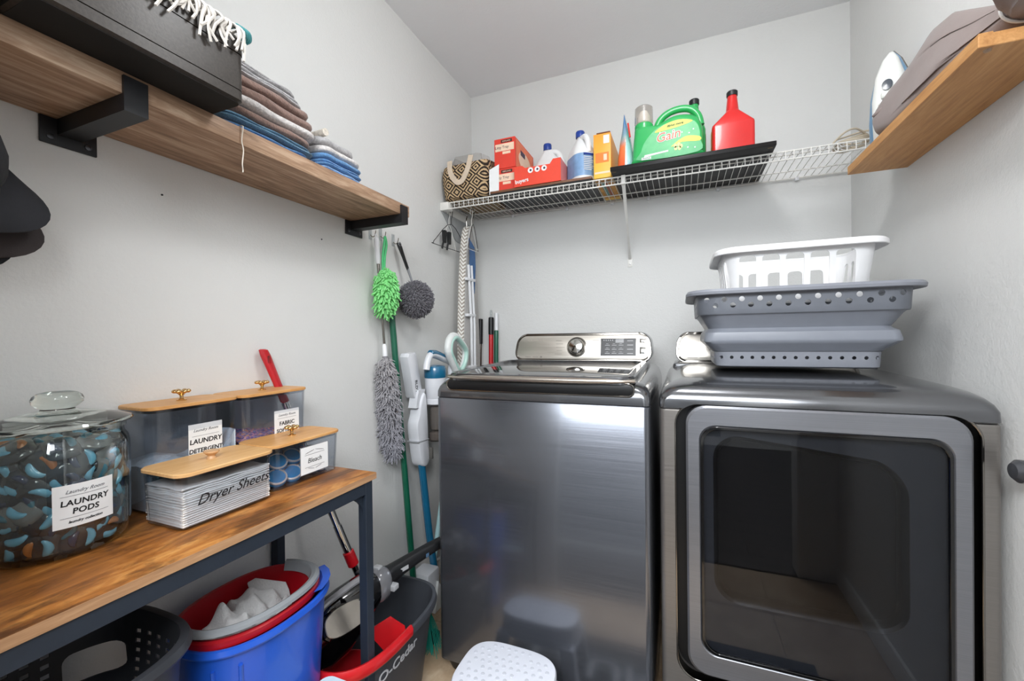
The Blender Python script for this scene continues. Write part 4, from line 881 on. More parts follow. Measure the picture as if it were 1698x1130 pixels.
def flat(pts, y, nm, m, par, lb=None): return part(par, nm, B().prism([(p, PZ+q) for p, q in pts], y, y-.0005, 'xz'), m, lb)
LG = N('gain_label'); x, y, z = LG.sep(LG.co()); LG.col(LG.mix(LG.noise(LG.co(), 28, 4, .6, 1), LG.ramp(LG.math('MULTIPLY', z, 7), [(.1, '#1f8c55'), (.4, '#2da35c'), (.9, '#1d9a52')]), '#58c07a')); LG.b.inputs['Roughness'].default_value = .35
lab = flat(lo, yl, 'label', LG.m, t, 'printed green label')
flat([(v.x, v.y) for v in cr([(1.00, .112, 0), (1.04, .137, 0), (1.09, .146, 0), (1.138, .133, 0), (1.10, .121, 0), (1.05, .115, 0)], 4, True)], yl-.0007, 'yellow_banner', mat('banner_yellow', '#e4dc4e', .4), lab)
b = B(); put_text(b, '#plus more', .0125, (1.075, yl-.0016, PZ+.130), Vector((1, 0, .06)), UP3, off=.0003, shear=.3); part(lab, 'banner_lettering', b, mat('label_darkgreen', '#1c5a34', .5))
GO, GU = (1.048, yl-.0012, PZ+.090), Vector((.992, 0, .12))
b = B(); put_text(b, 'Gain', .048, GO, GU, Vector((-.12, 0, .992)), off=.0022, shear=.25); part(lab, 'brand_outline', b, PAPER)
b = B(); put_text(b, 'Gain', .048, (GO[0], GO[1]-.0007, GO[2]), GU, Vector((-.12, 0, .992)), off=.0002, shear=.25); part(lab, 'brand_lettering', b, mat('gain_orange', '#e5602c', .4))
flat([(v.x, v.y) for v in cr([(1.06, .045, 0), (1.10, .058, 0), (1.16, .052, 0), (1.162, .068, 0), (1.12, .078, 0), (1.09, .068, 0)], 4, True)], yl-.0007, 'yellow_swoosh', mat('banner_yellow', '#e4dc4e'), lab)
for i in range(5):
    a = i*1.3; flat(se(1.085+.011*cos(a), .043+.008*sin(a), .006, .008, 2, 12), yl-.0012, 'flower_petal', mat('petal_cream', '#e8e79a', .5), lab)
flat([(.960, .022), (1.05, .030), (1.05, .036), (.962, .030)], yl-.0009, 'white_strip', PAPER, lab)
b = B(); quad_strip(b, (.968, yl-.0006, PZ+.017), FR, UP3, -.018, .018, -.005, .005); part(lab, 'original_tag', b, PAPER)
b = B(); put_text(b, 'ORIGINAL', .0075, (.968, yl-.0014, PZ+.017), FR, UP3); part(lab, 'tag_lettering', b, mat('label_darkgreen', '#1c5a34'))
for i, (x_, z_) in enumerate(((1.10, .095), (1.125, .088), (1.14, .10), (1.02, .108), (1.145, .03), (1.12, .034))): flat(se(x_, z_, .003, .003, 2, 8), yl-.0009, 'sparkle', PAPER, lab)
# second bottle behind: green/amber with black cap
t = thing('green_oil_bottle', 'green bottle with black cap and amber side behind the green detergent jug', 'bottle', (1.150, -.23, PZ))
b = B(); b.loft([[(p, q, PZ+z) for p, q in rr(1.148, -.225, w, d, r_, 5)] for z, w, d, r_ in ((0, .036, .05, .012), (.004, .040, .054, .014), (.14, .040, .054, .014), (.17, .034, .044, .02), (.20, .021, .022, .02), (.215, .0185, .0185, .018), (.262, .0165, .0165, .016))]); part(t, 'bottle', b, GR)
part(t, 'cap', B().lathe([(.0185, PZ+.262), (.0195, PZ+.265), (.0195, PZ+.282), (.017, PZ+.285), (.001, PZ+.285)], (1.148, -.225, 0), 24), BC, 'black cap')
b = B(); quad_strip(b, (1.1885, -.225, PZ+.065), RT, UP3, -.045, .045, -.055, .055); part(t, 'label', b, mat('label_amber', '#d59a3c', .5, var=.2, vs=40), 'amber side label')
# red bottle
RB = mat('bottle_red', '#d7211f', .3, coat=.3, sub=.05, var=.03)
t = thing('red_bottle', 'red bottle with long neck and black cap at the right end of the black plank', 'bottle', (1.278, -.315, PZ))
b = B(); b.loft([[(p, q, PZ+z) for p, q in rr(1.278, -.315, w, d, r_, 4)] for z, w, d, r_ in ((0, .068, .030, .01), (.004, .072, .034, .012), (.105, .072, .034, .012), (.112, .070, .034, .012), (.158, .024, .026, .012), (.165, .0225, .0225, .02), (.222, .0165, .0165, .016))]); part(t, 'bottle', b, RB, smooth=25)
part(t, 'cap', B().lathe([(.0185, PZ+.222), (.0195, PZ+.225), (.0195, PZ+.238), (.017, PZ+.241), (.001, PZ+.241)], (1.278, -.315, 0), 24), BC, 'black cap')
b = B(); b.prism([(y, PZ+z) for y, z in se(-.315, .055, .024, .045, 2.4, 24)], 1.2055, 1.2048, 'yz'); lb = part(t, 'label', b, mat('label_brown', '#8a4a2a', .4, var=.4, vs=60), 'brown and gold side label')
b = B(); b.frame([(y, PZ+z) for y, z in se(-.315, .055, .024, .045, 2.4, 24)], [(y, PZ+z) for y, z in se(-.315, .055, .0205, .0415, 2.4, 24)], 1.2044, 1.2050, 'yz'); part(lb, 'gold_border', b, mat('banner_gold', '#caa13d', .4))
# ------------------------------------------------------------------ honey oak board on the right wall
t = thing('oak_board_shelf', 'honey oak board shelf high on the right wall with a notched front end', 'shelf', (1.667, -.78, 1.640))
BXL, BXR, BYB, BYF = 1.590, 1.7405, -.463, -1.104
b = B().box(BXL, BXR, BYF, BYB, 1.640, 1.666, .0012, 1); bo = part(t, 'board', b, OAKR)
cb = B().box(BXL+.020, BXR+.01, BYF-.02, BYF+.006, 1.655, 1.68); cut(bo, cb)
part(t, 'bumper', B().lathe([(.006, 1.6395), (.005, 1.6365), (.001, 1.636)], (BXL+.018, BYF+.012, 0), 16), CLEAR, 'clear felt bumper')
# steam iron
t = thing('steam_iron', 'white and blue steam iron standing upright on the right oak board', 'iron', (1.672, -.52, 1.667))
IZ = 1.667; BLI = mat('iron_blue', '#6d93b3', .35, coat=.2); IW = mat('iron_white', '#e3e4e0', .3, coat=.2, var=.02)
Mi = Matrix.Translation((1.682, -.525, IZ)) @ Matrix.Rotation(RD(-28), 4, 'Z') @ Matrix.Rotation(RD(7), 4, 'X')
def isec(z, w, y0, y1, r=.6): 
    return [((w*math.copysign(abs(cos(a))**r, cos(a))), (y0+y1)/2+(y1-y0)/2*math.copysign(abs(sin(a))**r, sin(a)), z) for a in (2*pi*j/28 for j in range(28))]
part(t, 'body', B().loft([isec(0, .050, -.01, .045), isec(.02, .052, -.02, .045), isec(.10, .053, -.022, .045), (isec(.17, .048, -.018, .045)), isec(.23, .036, -.01, .045), isec(.275, .020, .005, .045), isec(.297, .006, .025, .045)]).xf(Mi), BLI, 'blue translucent side skirt')
part(t, 'soleplate', B().loft([isec(0, .052, .0455, .053, .8), isec(.15, .052, .0455, .053, .8), isec(.23, .039, .0455, .053, .8), isec(.28, .021, .0455, .053, .8), isec(.306, .004, .0455, .053, .8)]).xf(Mi), CHRD, 'steel soleplate')
sh = part(t, 'shell', B().loft([isec(.0, .030, -.075, .0), isec(.02, .034, -.080, -.0), isec(.08, .036, -.078, .0), isec(.15, .038, -.066, .01), isec(.22, .032, -.042, .02), isec(.27, .018, -.014, .03), isec(.295, .006, .015, .04)]).xf(Mi), IW, 'white handle shell')
part(sh, 'dial', B().lathe([(.012, .0), (.012, .003), (.001, .004)], (0, 0, 0), 20).xf(Mi @ Matrix.Translation((0, -.0565, .185)) @ Matrix.Rotation(RD(90-14), 4, 'X') @ Matrix.Diagonal((1, 1.3, 1, 1))), mat('dial_navy', '#26303e', .2), 'dark oval dial')
for z_, w_ in ((.155, .013), (.128, .019)):
    part(sh, 'button', B().box(-w_, w_, -.009, .009, 0, .007, .004, 3).xf(Mi @ Matrix.Translation((0, -.0655-(.155-z_)*.12, z_)) @ Matrix.Rotation(RD(90-6), 4, 'X')), mat('button_grey', '#d2d3cd', .35))
# iron cord on the wire shelf
C0 = Vector((1.665, -.27, WZ+.004)); b = B()
def loop(cx, cy, rx, ry, z, a0=0, n=14): return [(cx+rx*cos(a0+2*pi*i/n), cy+ry*sin(a0+2*pi*i/n), z+.004*sin(3*a0+i)) for i in range(n)]
for i in range(4): b.tube(cr(loop(1.662+.004*i, -.265+.006*i, .052-.004*i, .055-.005*i, TZ+.006+.0075*i, i*.9), 3, True), .0033, 7, close=True)
b.tube(cr([(1.62, -.26, TZ+.035), (1.655, -.25, TZ+.045), (1.69, -.28, TZ+.042), (1.71, -.33, TZ+.02), (1.715, -.39, TZ-.03), (1.713, -.45, TZ-.09), (1.71, -.475, 1.675), (1.70, -.49, 1.674)], 5), .0033, 7)
b.tube(cr([(1.60, -.29, TZ+.012), (1.63, -.30, TZ+.04), (1.66, -.31, TZ+.045), (1.70, -.28, TZ+.03)], 5), .0033, 7)
solo('iron_cord', 'coiled beige cloth iron cord lying on the right end of the wire shelf', 'cord', b, mat('cord_beige', '#c9bda9', .8, bump=.5, bs=700), C0)
# drawstring bag
BAGM = mat('taupe_cloth', '#857773', .75, bump=.25, bs=500, var=.05, sheen=.2)
t = thing('drawstring_bag', 'taupe cloth drawstring bag lying on the oak board in front of the iron', 'bag', (1.66, -.85, 1.667))
secs = [(-.640, 1.606, 1.730, 1.650, 1.757, 1.722), (-.652, 1.592, 1.733, 1.672, 1.820, 1.70), (-.668, 1.590, 1.725, 1.682, 1.848, 1.672), (-.73, 1.598, 1.700, 1.676, 1.862, 1.6672), (-.80, 1.600, 1.700, 1.658, 1.853, 1.6672), (-.88, 1.600, 1.700, 1.648, 1.826, 1.6672), (-.95, 1.604, 1.700, 1.642, 1.790, 1.6672), (-1.01, 1.612, 1.695, 1.642, 1.757, 1.668), (-1.05, 1.626, 1.698, 1.650, 1.740, 1.674), (-1.078, 1.634, 1.700, 1.656, 1.732, 1.684)]
b = B(); rings = []; NB = 64
for i, (y, xl, zl, xt, zt, zb) in enumerate(secs):
    k = i/(len(secs)-1); xr = 1.738-.045*max(0, k-.8)*5; f = .008+.005*k
    cp = [(xl, zl), (xl*.62+xt*.38, zl*.42+zt*.58), (xt, zt), (xt*.4+xr*.6, zt-.006), (xr, zt*.75+zb*.25), (xr, zb+.01), (xl*.3+xr*.7, zb), (xl+.014, zb+.002)]
    rg_ = cr([(p[0], 0, p[1]) for p in cp], 8, True); ring = []
    for j, p in enumerate(rg_):
        a = 2*pi*j/NB; n_ = f*(.7*sin(a*6+y*9)+.9*nz(a*3, y*10)) if j < 34 else 0
        ring.append((min(p.x+n_*.5, 1.7385), y+.010*sin(a*2.5)*(1-k)*(1 if j < 30 else .2), max(p.z+n_, zb)))
    rings.append(ring)
b.loft(rings); bg = part(t, 'bag_body', b, BAGM, smooth=60)
# lower left corner tip hanging over the board edge
b = B(); b.loft([[Vector(c)+Vector((0, dy*w, dz*w*.55)) for dy, dz in ((cos(q), sin(q)) for q in (2*pi*j/14 for j in range(14)))] for c, w in (((1.606, -.675, 1.737), .026), ((1.598, -.668, 1.735), .018), ((1.590, -.664, 1.734), .008), ((1.586, -.662, 1.733), .001))]); part(t, 'corner_tip', b, BAGM, smooth=60)
b = B(); rings = []
for i, (y, w, h, zc) in enumerate(((-1.078, .030, .024, 1.710), (-1.09, .030, .026, 1.710), (-1.105, .050, .040, 1.717), (-1.13, .066, .052, 1.728), (-1.155, .072, .058, 1.735))):
    rings.append([(min(1.737, 1.664+w*cos(a)*(1+.12*i*.5*sin(a*11))), y+.004*sin(a*7), max(1.668+max(0, i-1)*.002, zc+h*sin(a)*(1+.10*i*.5*sin(a*8+1)))) for a in (2*pi*j/NB for j in range(NB))])
b.loft(rings, (False, False)); part(t, 'ruffle', b, BAGM, 'gathered ruffle above the drawstring', smooth=60)
DSC = mat('cord_white', '#dcdcda', .7)
b = B().tube(cr([(1.664+.034*cos(a), -1.082, 1.710+.028*sin(a)) for a in (2*pi*j/12 for j in range(12))], 3, True), .0026, 7, close=True).tube(cr([(1.635, -1.086, 1.722), (1.62, -1.10, 1.742), (1.63, -1.13, 1.748), (1.67, -1.15, 1.745), (1.70, -1.17, 1.75)], 5), .0026, 7)
part(t, 'drawstring', b, DSC, 'white drawstring')
part(t, 'cord_stop', B().box(1.618, 1.632, -1.112, -1.098, 1.738, 1.752, .003), mat('toggle_brown', '#7a4420', .4))

# ------------------------------------------------------------------ laundry baskets on the dryer
def hole_cyl(b, x, z, r, y0, y1, ax='y', n=12):
    b.lathe([(r, y0), (r, y1)], (x, 0, z) if ax == 'y' else (0, x, z), n, ax)
GB = mat('basket_grey', '#7f828a', .42, var=.03); GBS = mat('basket_band_grey', '#666a72', .4, var=.04)
t = thing('collapsible_basket', 'grey collapsible laundry basket with round holes on top of the dryer', 'basket', (1.392, -.565, 1.030))
cx, cy = 1.394, -.565; DZ = 1.0335
def gs(hw, hd, z, r=.045): return [(p, q, z) for p, q in rr(cx, cy, hw, hd, r, 6)]
outer = [gs(.196, .125, DZ, .03), gs(.204, .133, DZ+.004, .035), gs(.207, .136, DZ+.012), gs(.209, .138, DZ+.046), gs(.212, .141, DZ+.049)]
inn = [gs(.206, .135, DZ+.049), gs(.204, .133, DZ+.012), gs(.20, .129, DZ+.006, .03)]
o = part(t, 'base_section', B().loft(outer+inn, (True, True)), GB)
cb = B()
for i in range(15): hole_cyl(cb, cx-.190+.0272*i, DZ+.030, .0050, cy-.16, cy-.12)
for i in range(8): hole_cyl(cb, cy-.10+.028*i, DZ+.030, .0042, cx-.23, cx-.18, 'x')
cut(o, cb)
fold = [gs(.212, .141, DZ+.0495), gs(.221, .150, DZ+.053, .05), gs(.2225, .151, DZ+.082, .05), gs(.2205, .149, DZ+.084, .05), gs(.226, .156, DZ+.112, .055), gs(.238, .170, DZ+.1155, .06), gs(.244, .177, DZ+.1195, .06), gs(.247, .180, DZ+.155, .06), gs(.250, .183, DZ+.1595, .06)]
# folded rubber wall: pinched corners
fo = [gs(.212, .141, DZ+.0495, .045), gs(.2145, .1435, DZ+.052, .05), gs(.232, .162, DZ+.070, .03), gs(.2385, .168, DZ+.077, .028), gs(.2395, .169, DZ+.083, .028), gs(.236, .166, DZ+.105, .035), gs(.228, .158, DZ+.113, .05), gs(.2265, .156, DZ+.117, .055), gs(.232, .163, DZ+.128, .055), gs(.245, .178, DZ+.150, .06), gs(.251, .185, DZ+.158, .06)]
o = part(t, 'folding_wall', B().loft(fo+[[(cx+(p[0]-cx)*.985, cy+(p[1]-cy)*.98, p[2]) for p in r] for r in fo[::-1]], (False, False)), mat('basket_rubber_grey', '#7d818a', .38, var=.03), 'folded soft grey wall')
b2 = [gs(.256, .190, DZ+.158, .06), gs(.2575, .1915, DZ+.162, .06), gs(.260, .195, DZ+.218, .06)]
b3 = [gs(.257, .192, DZ+.218, .06), gs(.2545, .1885, DZ+.162, .06), gs(.2535, .1875, DZ+.158, .06)]
o = part(t, 'upper_band', B().loft(b2+b3+[b2[0]], (False, False)), GBS, 'darker perforated upper band')
cb = B()
for i in range(11):
    hole_cyl(cb, cx-.232+.0455*i, DZ+.201, .0075, cy-.24, cy+.24)
    hole_cyl(cb, cx-.2095+.0455*i, DZ+.184, .0075, cy-.24, cy+.24) if i < 10 else None
for i in range(6):
    hole_cyl(cb, cy-.125+.047*i, DZ+.201, .0062, cx-.30, cx+.30, 'x'); hole_cyl(cb, cy-.102+.047*i, DZ+.184, .0062, cx-.30, cx+.30, 'x')
cut(o, cb)
rm = [gs(.257, .192, DZ+.219, .06), gs(.262, .197, DZ+.2185, .065), gs(.284, .213, DZ+.2145, .08), gs(.288, .217, DZ+.2165, .085), gs(.289, .218, DZ+.224, .085), gs(.284, .213, DZ+.231, .08), gs(.262, .197, DZ+.2325, .065), gs(.256, .191, DZ+.229, .06)]
part(t, 'rim', B().loft(rm+[rm[0]], (False, False)), GB, 'wide rolled grey rim')
# white basket inside
WB = mat('basket_white', '#e9e9ea', .35, sub=.1, var=.02)
t = thing('white_basket', 'white plastic laundry basket with slotted sides nested in the grey basket', 'basket', (1.41, -.56, 1.28))
wx, wy = 1.405, -.545
def ws(hw, hd, z, r=.05): return [(p, q, z) for p, q in rr(wx, wy, hw, hd, r, 6)]
W0, W1 = 1.262, 1.386
o1 = [ws(.172, .130, W0-.04, .04), ws(.176, .134, W0-.035), ws(.192, .150, W1)]; o3 = [ws(.189, .147, W1), ws(.173, .131, W0-.033), ws(.169, .127, W0-.030, .04)]
o = part(t, 'body', B().loft(o1+o3, (True, True)), WB)
cb = B()
for i in range(5): cb.prism(rr(wx-.128+.060*i, W0+.053, .0225, .052, .012, 4), wy-.3, wy, 'xz')
for i in range(5): cb.prism(rr(wx-.128+.060*i, W0+.035, .0215, .052, .012, 4), wy+.3, wy, 'xz')
for i in range(5):
    cb.prism(rr(wy-.105+.050*i, W0+.050, .014, .050, .012, 4), wx-.3, wx-.1, 'yz'); cb.prism(rr(wy-.105+.050*i, W0+.045, .014, .050, .012, 4), wx+.1, wx+.3, 'yz')
cut(o, cb)
rm = [ws(.190, .148, W1-.002, .05), ws(.208, .166, W1-.004, .065), ws(.217, .175, W1-.012, .07), ws(.2185, .1765, W1-.010, .07), ws(.2185, .1765, W1+.001, .07), ws(.212, .170, W1+.007, .065), ws(.192, .150, W1+.009, .05), ws(.1885, .1465, W1+.005, .05)]
part(t, 'rim', B().loft(rm+[rm[0]], (False, False)), WB, 'white overhanging rim')

# ------------------------------------------------------------------ table
TT_ = .784
t = thing('console_table', 'narrow console table with rustic wood top and dark metal frame on the left wall', 'table', (.175, -1.8, 0))
part(t, 'tabletop', B().box(.004, .350, -2.008, -1.243, TT_-.0165, TT_, .0015), RUST)
part(t, 'top_edge_band', B().box(.3495, .3508, -2.007, -1.244, TT_-.0160, TT_-.0006), RUSTE, 'lighter wood edge band')
ZL = TT_-.0168
for (x, y) in ((.335, -1.2685), (.018, -1.2685), (.335, -1.985), (.018, -1.985)): part(t, 'leg', B().box(x-.0125, x+.0125, y-.0125, y+.0125, 0, ZL, .001, 1), NAVYM)
for x in (.335, .018): part(t, 'apron_rail', B().box(x-.0125, x+.0125, -1.9725, -1.281, ZL-.030, ZL, .001, 1), NAVYM)
for y in (-1.2685, -1.985): part(t, 'end_rail', B().box(.0305, .3225, y-.0125, y+.0125, ZL-.030, ZL, .001, 1), NAVYM)
def gus(y0, sgn, x=.335):
    o = [(y0, ZL-.030), (y0+sgn*.055, ZL-.030)]+[(y0+sgn*(.055-.055*sin(a*pi/16)), ZL-.030-.055*(1-cos(a*pi/16))) for a in range(1, 9)]
    return B().prism(o, x-.003, x+.003, 'yz')
part(t, 'corner_gusset', gus(-1.281, -1), NAVYM); part(t, 'corner_gusset', gus(-1.281, -1, .018), NAVYM)
b = B(); o = [(.3225, ZL-.030), (.2675, ZL-.030)]+[(.3225-.055+.055*sin(a*pi/16), ZL-.030-.055*(1-cos(a*pi/16))) for a in range(1, 9)]; b.prism(o, -1.272, -1.266, 'xz'); part(t, 'corner_gusset', b, NAVYM)
# ------------------------------------------------------------------ glass jar
JC_ = (.098, -1.748); JZ = TT_+.0006; JR = .0915
def jl(p, m_=1): return [(r*m_, JZ+z) for r, z in p]
t = thing('glass_jar', 'large round glass jar with glass lid and laundry pods label, left on the table', 'jar', (JC_[0], JC_[1], JZ))
part(t, 'body', B().lathe(jl([(.078, 0), (.084, .003), (.089, .012), (JR, .03), (JR, .165), (.089, .178), (.084, .186), (.083, .192), (.087, .196), (.087, .204), (.082, .204), (.0795, .192), (.081, .184), (.0865, .172), (.0885, .16), (.0885, .03), (.085, .014), (.001, .011)]), (JC_[0], JC_[1], 0), 64), JAR)
ld = part(t, 'lid', B().lathe(jl([(.001, .2045), (.079, .2048), (.094, .206), (.0965, .209), (.094, .213), (.07, .221), (.045, .227), (.025, .231), (.02, .232), (.001, .232)]), (JC_[0], JC_[1], 0), 64), JARL, 'greenish clear glass lid')
part(ld, 'knob', B().lathe(jl([(.022, .2322), (.021, .2345), (.0265, .238), (.0315, .244), (.0325, .250), (.030, .256), (.024, .261), (.014, .2635), (.001, .264)]), (JC_[0], JC_[1], 0), 40), JARL, 'clear glass knob')
def cyl(x, z, R=JR+.0004, a0=0): # wrap on the jar; x arc length
    a = a0+x/R; return Vector((JC_[0]+R*cos(a), JC_[1]+R*sin(a), JZ+z))
A0 = RD(-2)
def wrap(b, k, R): 
    for i in range(k, len(b.v)): v = b.v[i]; b.v[i] = cyl(v.x, v.y, R+v.z, A0)
b = B(); n = 12; b.loft([[(-.038+.076*i/n, y, 0) for i in range(n+1)] for y in (.052, .120)], (False, False), False); wrap(b, 0, JR+.0006); lbp = part(t, 'label', b, PAPER, 'white square label')
def jt(s, size, y, z=.0009, **k):
    b = B(); vs, fs = text(s, size, ext=.0002, **k); b.add([(v.x, y+v.y, v.z) for v in vs], fs); wrap(b, 0, JR+z); return b
part(lbp, 'lettering', jt('LAUNDRY', .0125, .0905, off=.0003, shear=.1, spacing=1.05), INK); part(lbp, 'lettering', jt('PODS', .0125, .0765, off=.0003, shear=.1, spacing=1.05), INK)
part(lbp, 'small_lettering', jt('Laundry Room', .0080, .1085, shear=.45), INKG); part(lbp, 'small_lettering', jt('laundry collection', .0058, .0605, shear=.35, off=.0001), INK)
b = B()
for y in (.1015, .0672): b.loft([[(-.030+.06*i/n, y+dy, 0) for i in range(n+1)] for dy in (0, .0006)], (False, False), False)
wrap(b, 0, JR+.0011); part(lbp, 'rule_line', b, INKG)
# pods
PF = mat('pod_film', '#232d38', .12, coat=.6, var=.3, vs=40); PFL = mat('pod_film_pale', '#75787b', .15, coat=.6, var=.2); PLB = mat('gel_light_blue', '#6fb2d2', .12, coat=.7); PNV = mat('gel_navy', '#1b2f52', .1, coat=.7); POR = mat('gel_orange', '#b8703a', .15, coat=.6); PTL = mat('gel_teal', '#2a6f86', .12, coat=.6)
def podmesh(film, g1, g2, s=1.0):
    b = B(); n = 14
    for k_, (w, h) in enumerate(((1, 0), (.96, .35), (.8, .75), (.45, .95), (.02, 1))): pass
    rings = [[(p*.0265*w*s, q*.0225*w*s, h*.0115*s) for p, q in se(0, 0, 1, 1, 3.2, n)] for w, h in ((.02, -1), (.5, -.92), (.82, -.7), (.97, -.25), (1.06, -.04), (1.06, .04), (.97, .3), (.80, .75), (.45, .98), (.02, 1.02))]
    b.loft(rings, (False, False)); f = b
    def lobe(a0, a1, r0, r1):
        q = B(); m = 9; rs = []
        for i in range(m+1):
            a = a0+(a1-a0)*i/m; tt = sin(pi*i/m)**.6; cxx = .0140*cos(a)*s; cyy = .0115*sin(a)*s; w = (r0+(r1-r0)*i/m)*tt*s+.0003
            rs.append([(cxx+w*cos(p)*cos(a), cyy+w*cos(p)*sin(a), (.0072+.0082*sin(p)*tt)*s) for p in (2*pi*j/10 for j in range(10))])
        q.loft(rs); return q
    return f, lobe(.2, 3.2, .0078, .0050), lobe(3.4, 6.0, .0072, .0048)
z0 = Vector((0, 0, 0)); variants = []
for film, g1, g2 in ((PF, PLB, PNV), (PFL, PLB, PTL), (PF, PNV, PTL), (PF, PLB, POR)):
    f, l1, l2 = podmesh(film, g1, g2); variants.append((mesh('laundry_pod', f, film, z0, 60), mesh('gel_chamber', l1, g1, z0, 60), mesh('gel_chamber', l2, g2, z0, 60)))
kinds = ['dark laundry pod with light blue and navy swirls in the glass jar', 'pale film laundry pod with light blue and teal swirls in the glass jar', 'dark laundry pod with navy and teal swirls in the glass jar', 'dark laundry pod with light blue and orange swirls in the glass jar']
np_ = 0
for ly in range(8):
    zz_ = JZ+.026+.0205*ly
    for ring_r, cnt in ((.0665, 10), (.036, 5)) if ly < 7 else ((.060, 8), (.026, 4)):
        for i in range(cnt):
            a = 2*pi*(i+.5*(ly % 2)+rnd(-.12, .12))/cnt; x_, y_ = JC_[0]+ring_r*cos(a), JC_[1]+ring_r*sin(a)
            if ring_r < .05 and ly < 7: continue
            vi = random.choice((0, 0, 0, 1, 1, 2, 2, 0, 1, 2, 3)); vm = variants[vi]
            o = bpy.data.objects.new('laundry_pod', vm[0]); COL.objects.link(o); o.location = (x_, y_, zz_+rnd(-.002, .002)+(.006 if ly == 7 else 0))
            tilt_ = RD(90+rnd(-28, 28)) if ly < 7 else RD(rnd(10, 40))
            o.rotation_euler = (Matrix.Rotation(a, 4, 'Z') @ Matrix.Rotation(tilt_, 4, 'Y') @ Matrix.Rotation(rnd(0, 6.28), 4, 'Z')).to_euler()
            o['label'] = kinds[vi]; o['category'] = 'laundry pod'; o['group'] = kinds[vi].replace('laundry pod', 'laundry pods')
            for gm in vm[1:]:
                g = bpy.data.objects.new('gel_chamber', gm); COL.objects.link(g); g.parent = o
                g['label'] = 'coloured gel chamber'
# ------------------------------------------------------------------ acrylic containers with bamboo lids
def knob_gold(x, y, z, par):
    p = part(par, 'knob', B().lathe([(.0095, z), (.0095, z+.002), (.004, z+.005), (.0036, z+.011), (.008, z+.016), (.013, z+.0195), (.009, z+.0225), (.001, z+.023)], (x, y, 0), 20), GOLD, 'gold flower knob')
    b = B()
    for i in range(6): a = i*pi/3; b.ball((x+.0115*cos(a), y+.0115*sin(a), z+.0205), (.0062, .0062, .0045), 10, 6)
    part(p, 'petals', b, GOLD)
def container(x0, x1, y0, y1, h, label, lidm=BAMB, gold=True, taper=.004):
    cx, cy = (x0+x1)/2, (y0+y1)/2; z0 = TT_+.0006; t = thing('storage_container', label, 'container', (cx, cy, z0))
    hw, hd = (x1-x0)/2, (y1-y0)/2
    def s_(z, d, r=.022): return [(p, q, z) for p, q in rr(cx, cy, hw-d, hd-d, r, 6)]
    b = B().loft([s_(z0, taper+.003, .018), s_(z0+.003, taper), s_(z0+h-.006, .0005), s_(z0+h, 0), s_(z0+h, .002), s_(z0+.004, taper+.002), s_(z0+.004, taper+.004, .018)]); part(t, 'tub', b, ACR, 'clear acrylic tub')
    zl = z0+h+.0004
    ld = part(t, 'lid', B().lz([(rr(cx, cy, hw+.001, hd+.001, .023, 6), zl), (rr(cx, cy, hw+.003, hd+.003, .025, 6), zl+.0012), (rr(cx, cy, hw+.003, hd+.003, .025, 6), zl+.006), (rr(cx, cy, hw+.001, hd+.001, .023, 6), zl+.0075)]), lidm, 'bamboo lid')
    part(ld, 'seal', B().lz([(rr(cx, cy, hw-.004, hd-.004, .02, 6), zl-.006), (rr(cx, cy, hw-.003, hd-.003, .02, 6), zl-.0002)]), CLEAR)
    if gold: knob_gold(cx, cy, zl+.0077, ld)
    else: part(ld, 'knob', B().lathe([(.009, zl+.0077), (.0075, zl+.0105), (.0065, zl+.013), (.011, zl+.0175), (.014, zl+.0205), (.0135, zl+.0235), (.001, zl+.0245)], (cx, cy, 0), 28), wood('knob_wood', '#c79868', '#d2a678', '#dcb48a', 'y', 4, .4), 'turned wooden knob')
    return t, z0
YU = Vector((0, 1, 0))
def card(t, y, z, x, hw, hh, lines, m=PAPER):
    b = B(); quad_strip(b, (x+.0006, y, z), YU, UP3, -hw, hw, -hh, hh, .0006); c = part(t, 'label', b, m, 'white paper label')
    for s, size, dz, ink, kw in lines:
        b = B(); put_text(b, s, size, (x+.0014, y, z+dz), YU, UP3, ext=.0002, **kw); part(c, 'lettering', b, ink)
    return c
def heap(t, cx, cy, z0, hw, hd, hfun, nm, m, lb=None, kind='stuff'):
    n = 26; b = B(); b.loft([[(cx-hw+2*hw*i/n, cy-hd+2*hd*j/n, z0+hfun(i/n, j/n)) for i in range(n+1)] for j in range(n+1)], (False, False), False)
    rim = [(i, 0) for i in range(n)]+[(n, j) for j in range(n)]+[(n-i, n) for i in range(n)]+[(0, n-j) for j in range(n)]
    P3 = lambda i, j, g=True: (cx-hw+2*hw*i/n, cy-hd+2*hd*j/n, z0+(hfun(i/n, j/n) if g else 0))
    b.loft([[P3(i, j) for i, j in rim], [P3(i, j, False) for i, j in rim]], (False, True)); return b
# laundry detergent
t, z0 = container(.006, .122, -1.628, -1.446, .208, 'tall clear container of white laundry detergent with bamboo lid')
c = card(t, -1.522, .912, .1195, .035, .040, [('Laundry Room', .0085, .026, INKG, dict(shear=.45)), ('LAUNDRY', .0145, .002, INK, dict(off=.0003, shear=.1)), ('DETERGENT', .0125, -.018, INK, dict(off=.0003, shear=.1))])
b = B(); quad_strip(b, (.1206, -1.522, .926), YU, UP3, -.028, .028, -.0003, .0003); part(c, 'rule_line', b, INKG)
PW = N('detergent_powder'); co = PW.co(); PW.col(PW.mix(PW.math('GREATER_THAN', PW.noise(co, 330, 2), .68), '#c3d0dc', '#557fb0')); PW.b.inputs['Roughness'].default_value = .95; PW.bump(PW.noise(co, 260, 3), .6, .003)
b = heap(t, .064, -1.537, z0+.0045, .0515, .084, lambda i, j: .088+.010*sin(j*6)+.050*max(0, (j-.6)/.4)**1.5+.0015*nz(i*9, j*9), 'powder', PW.m)
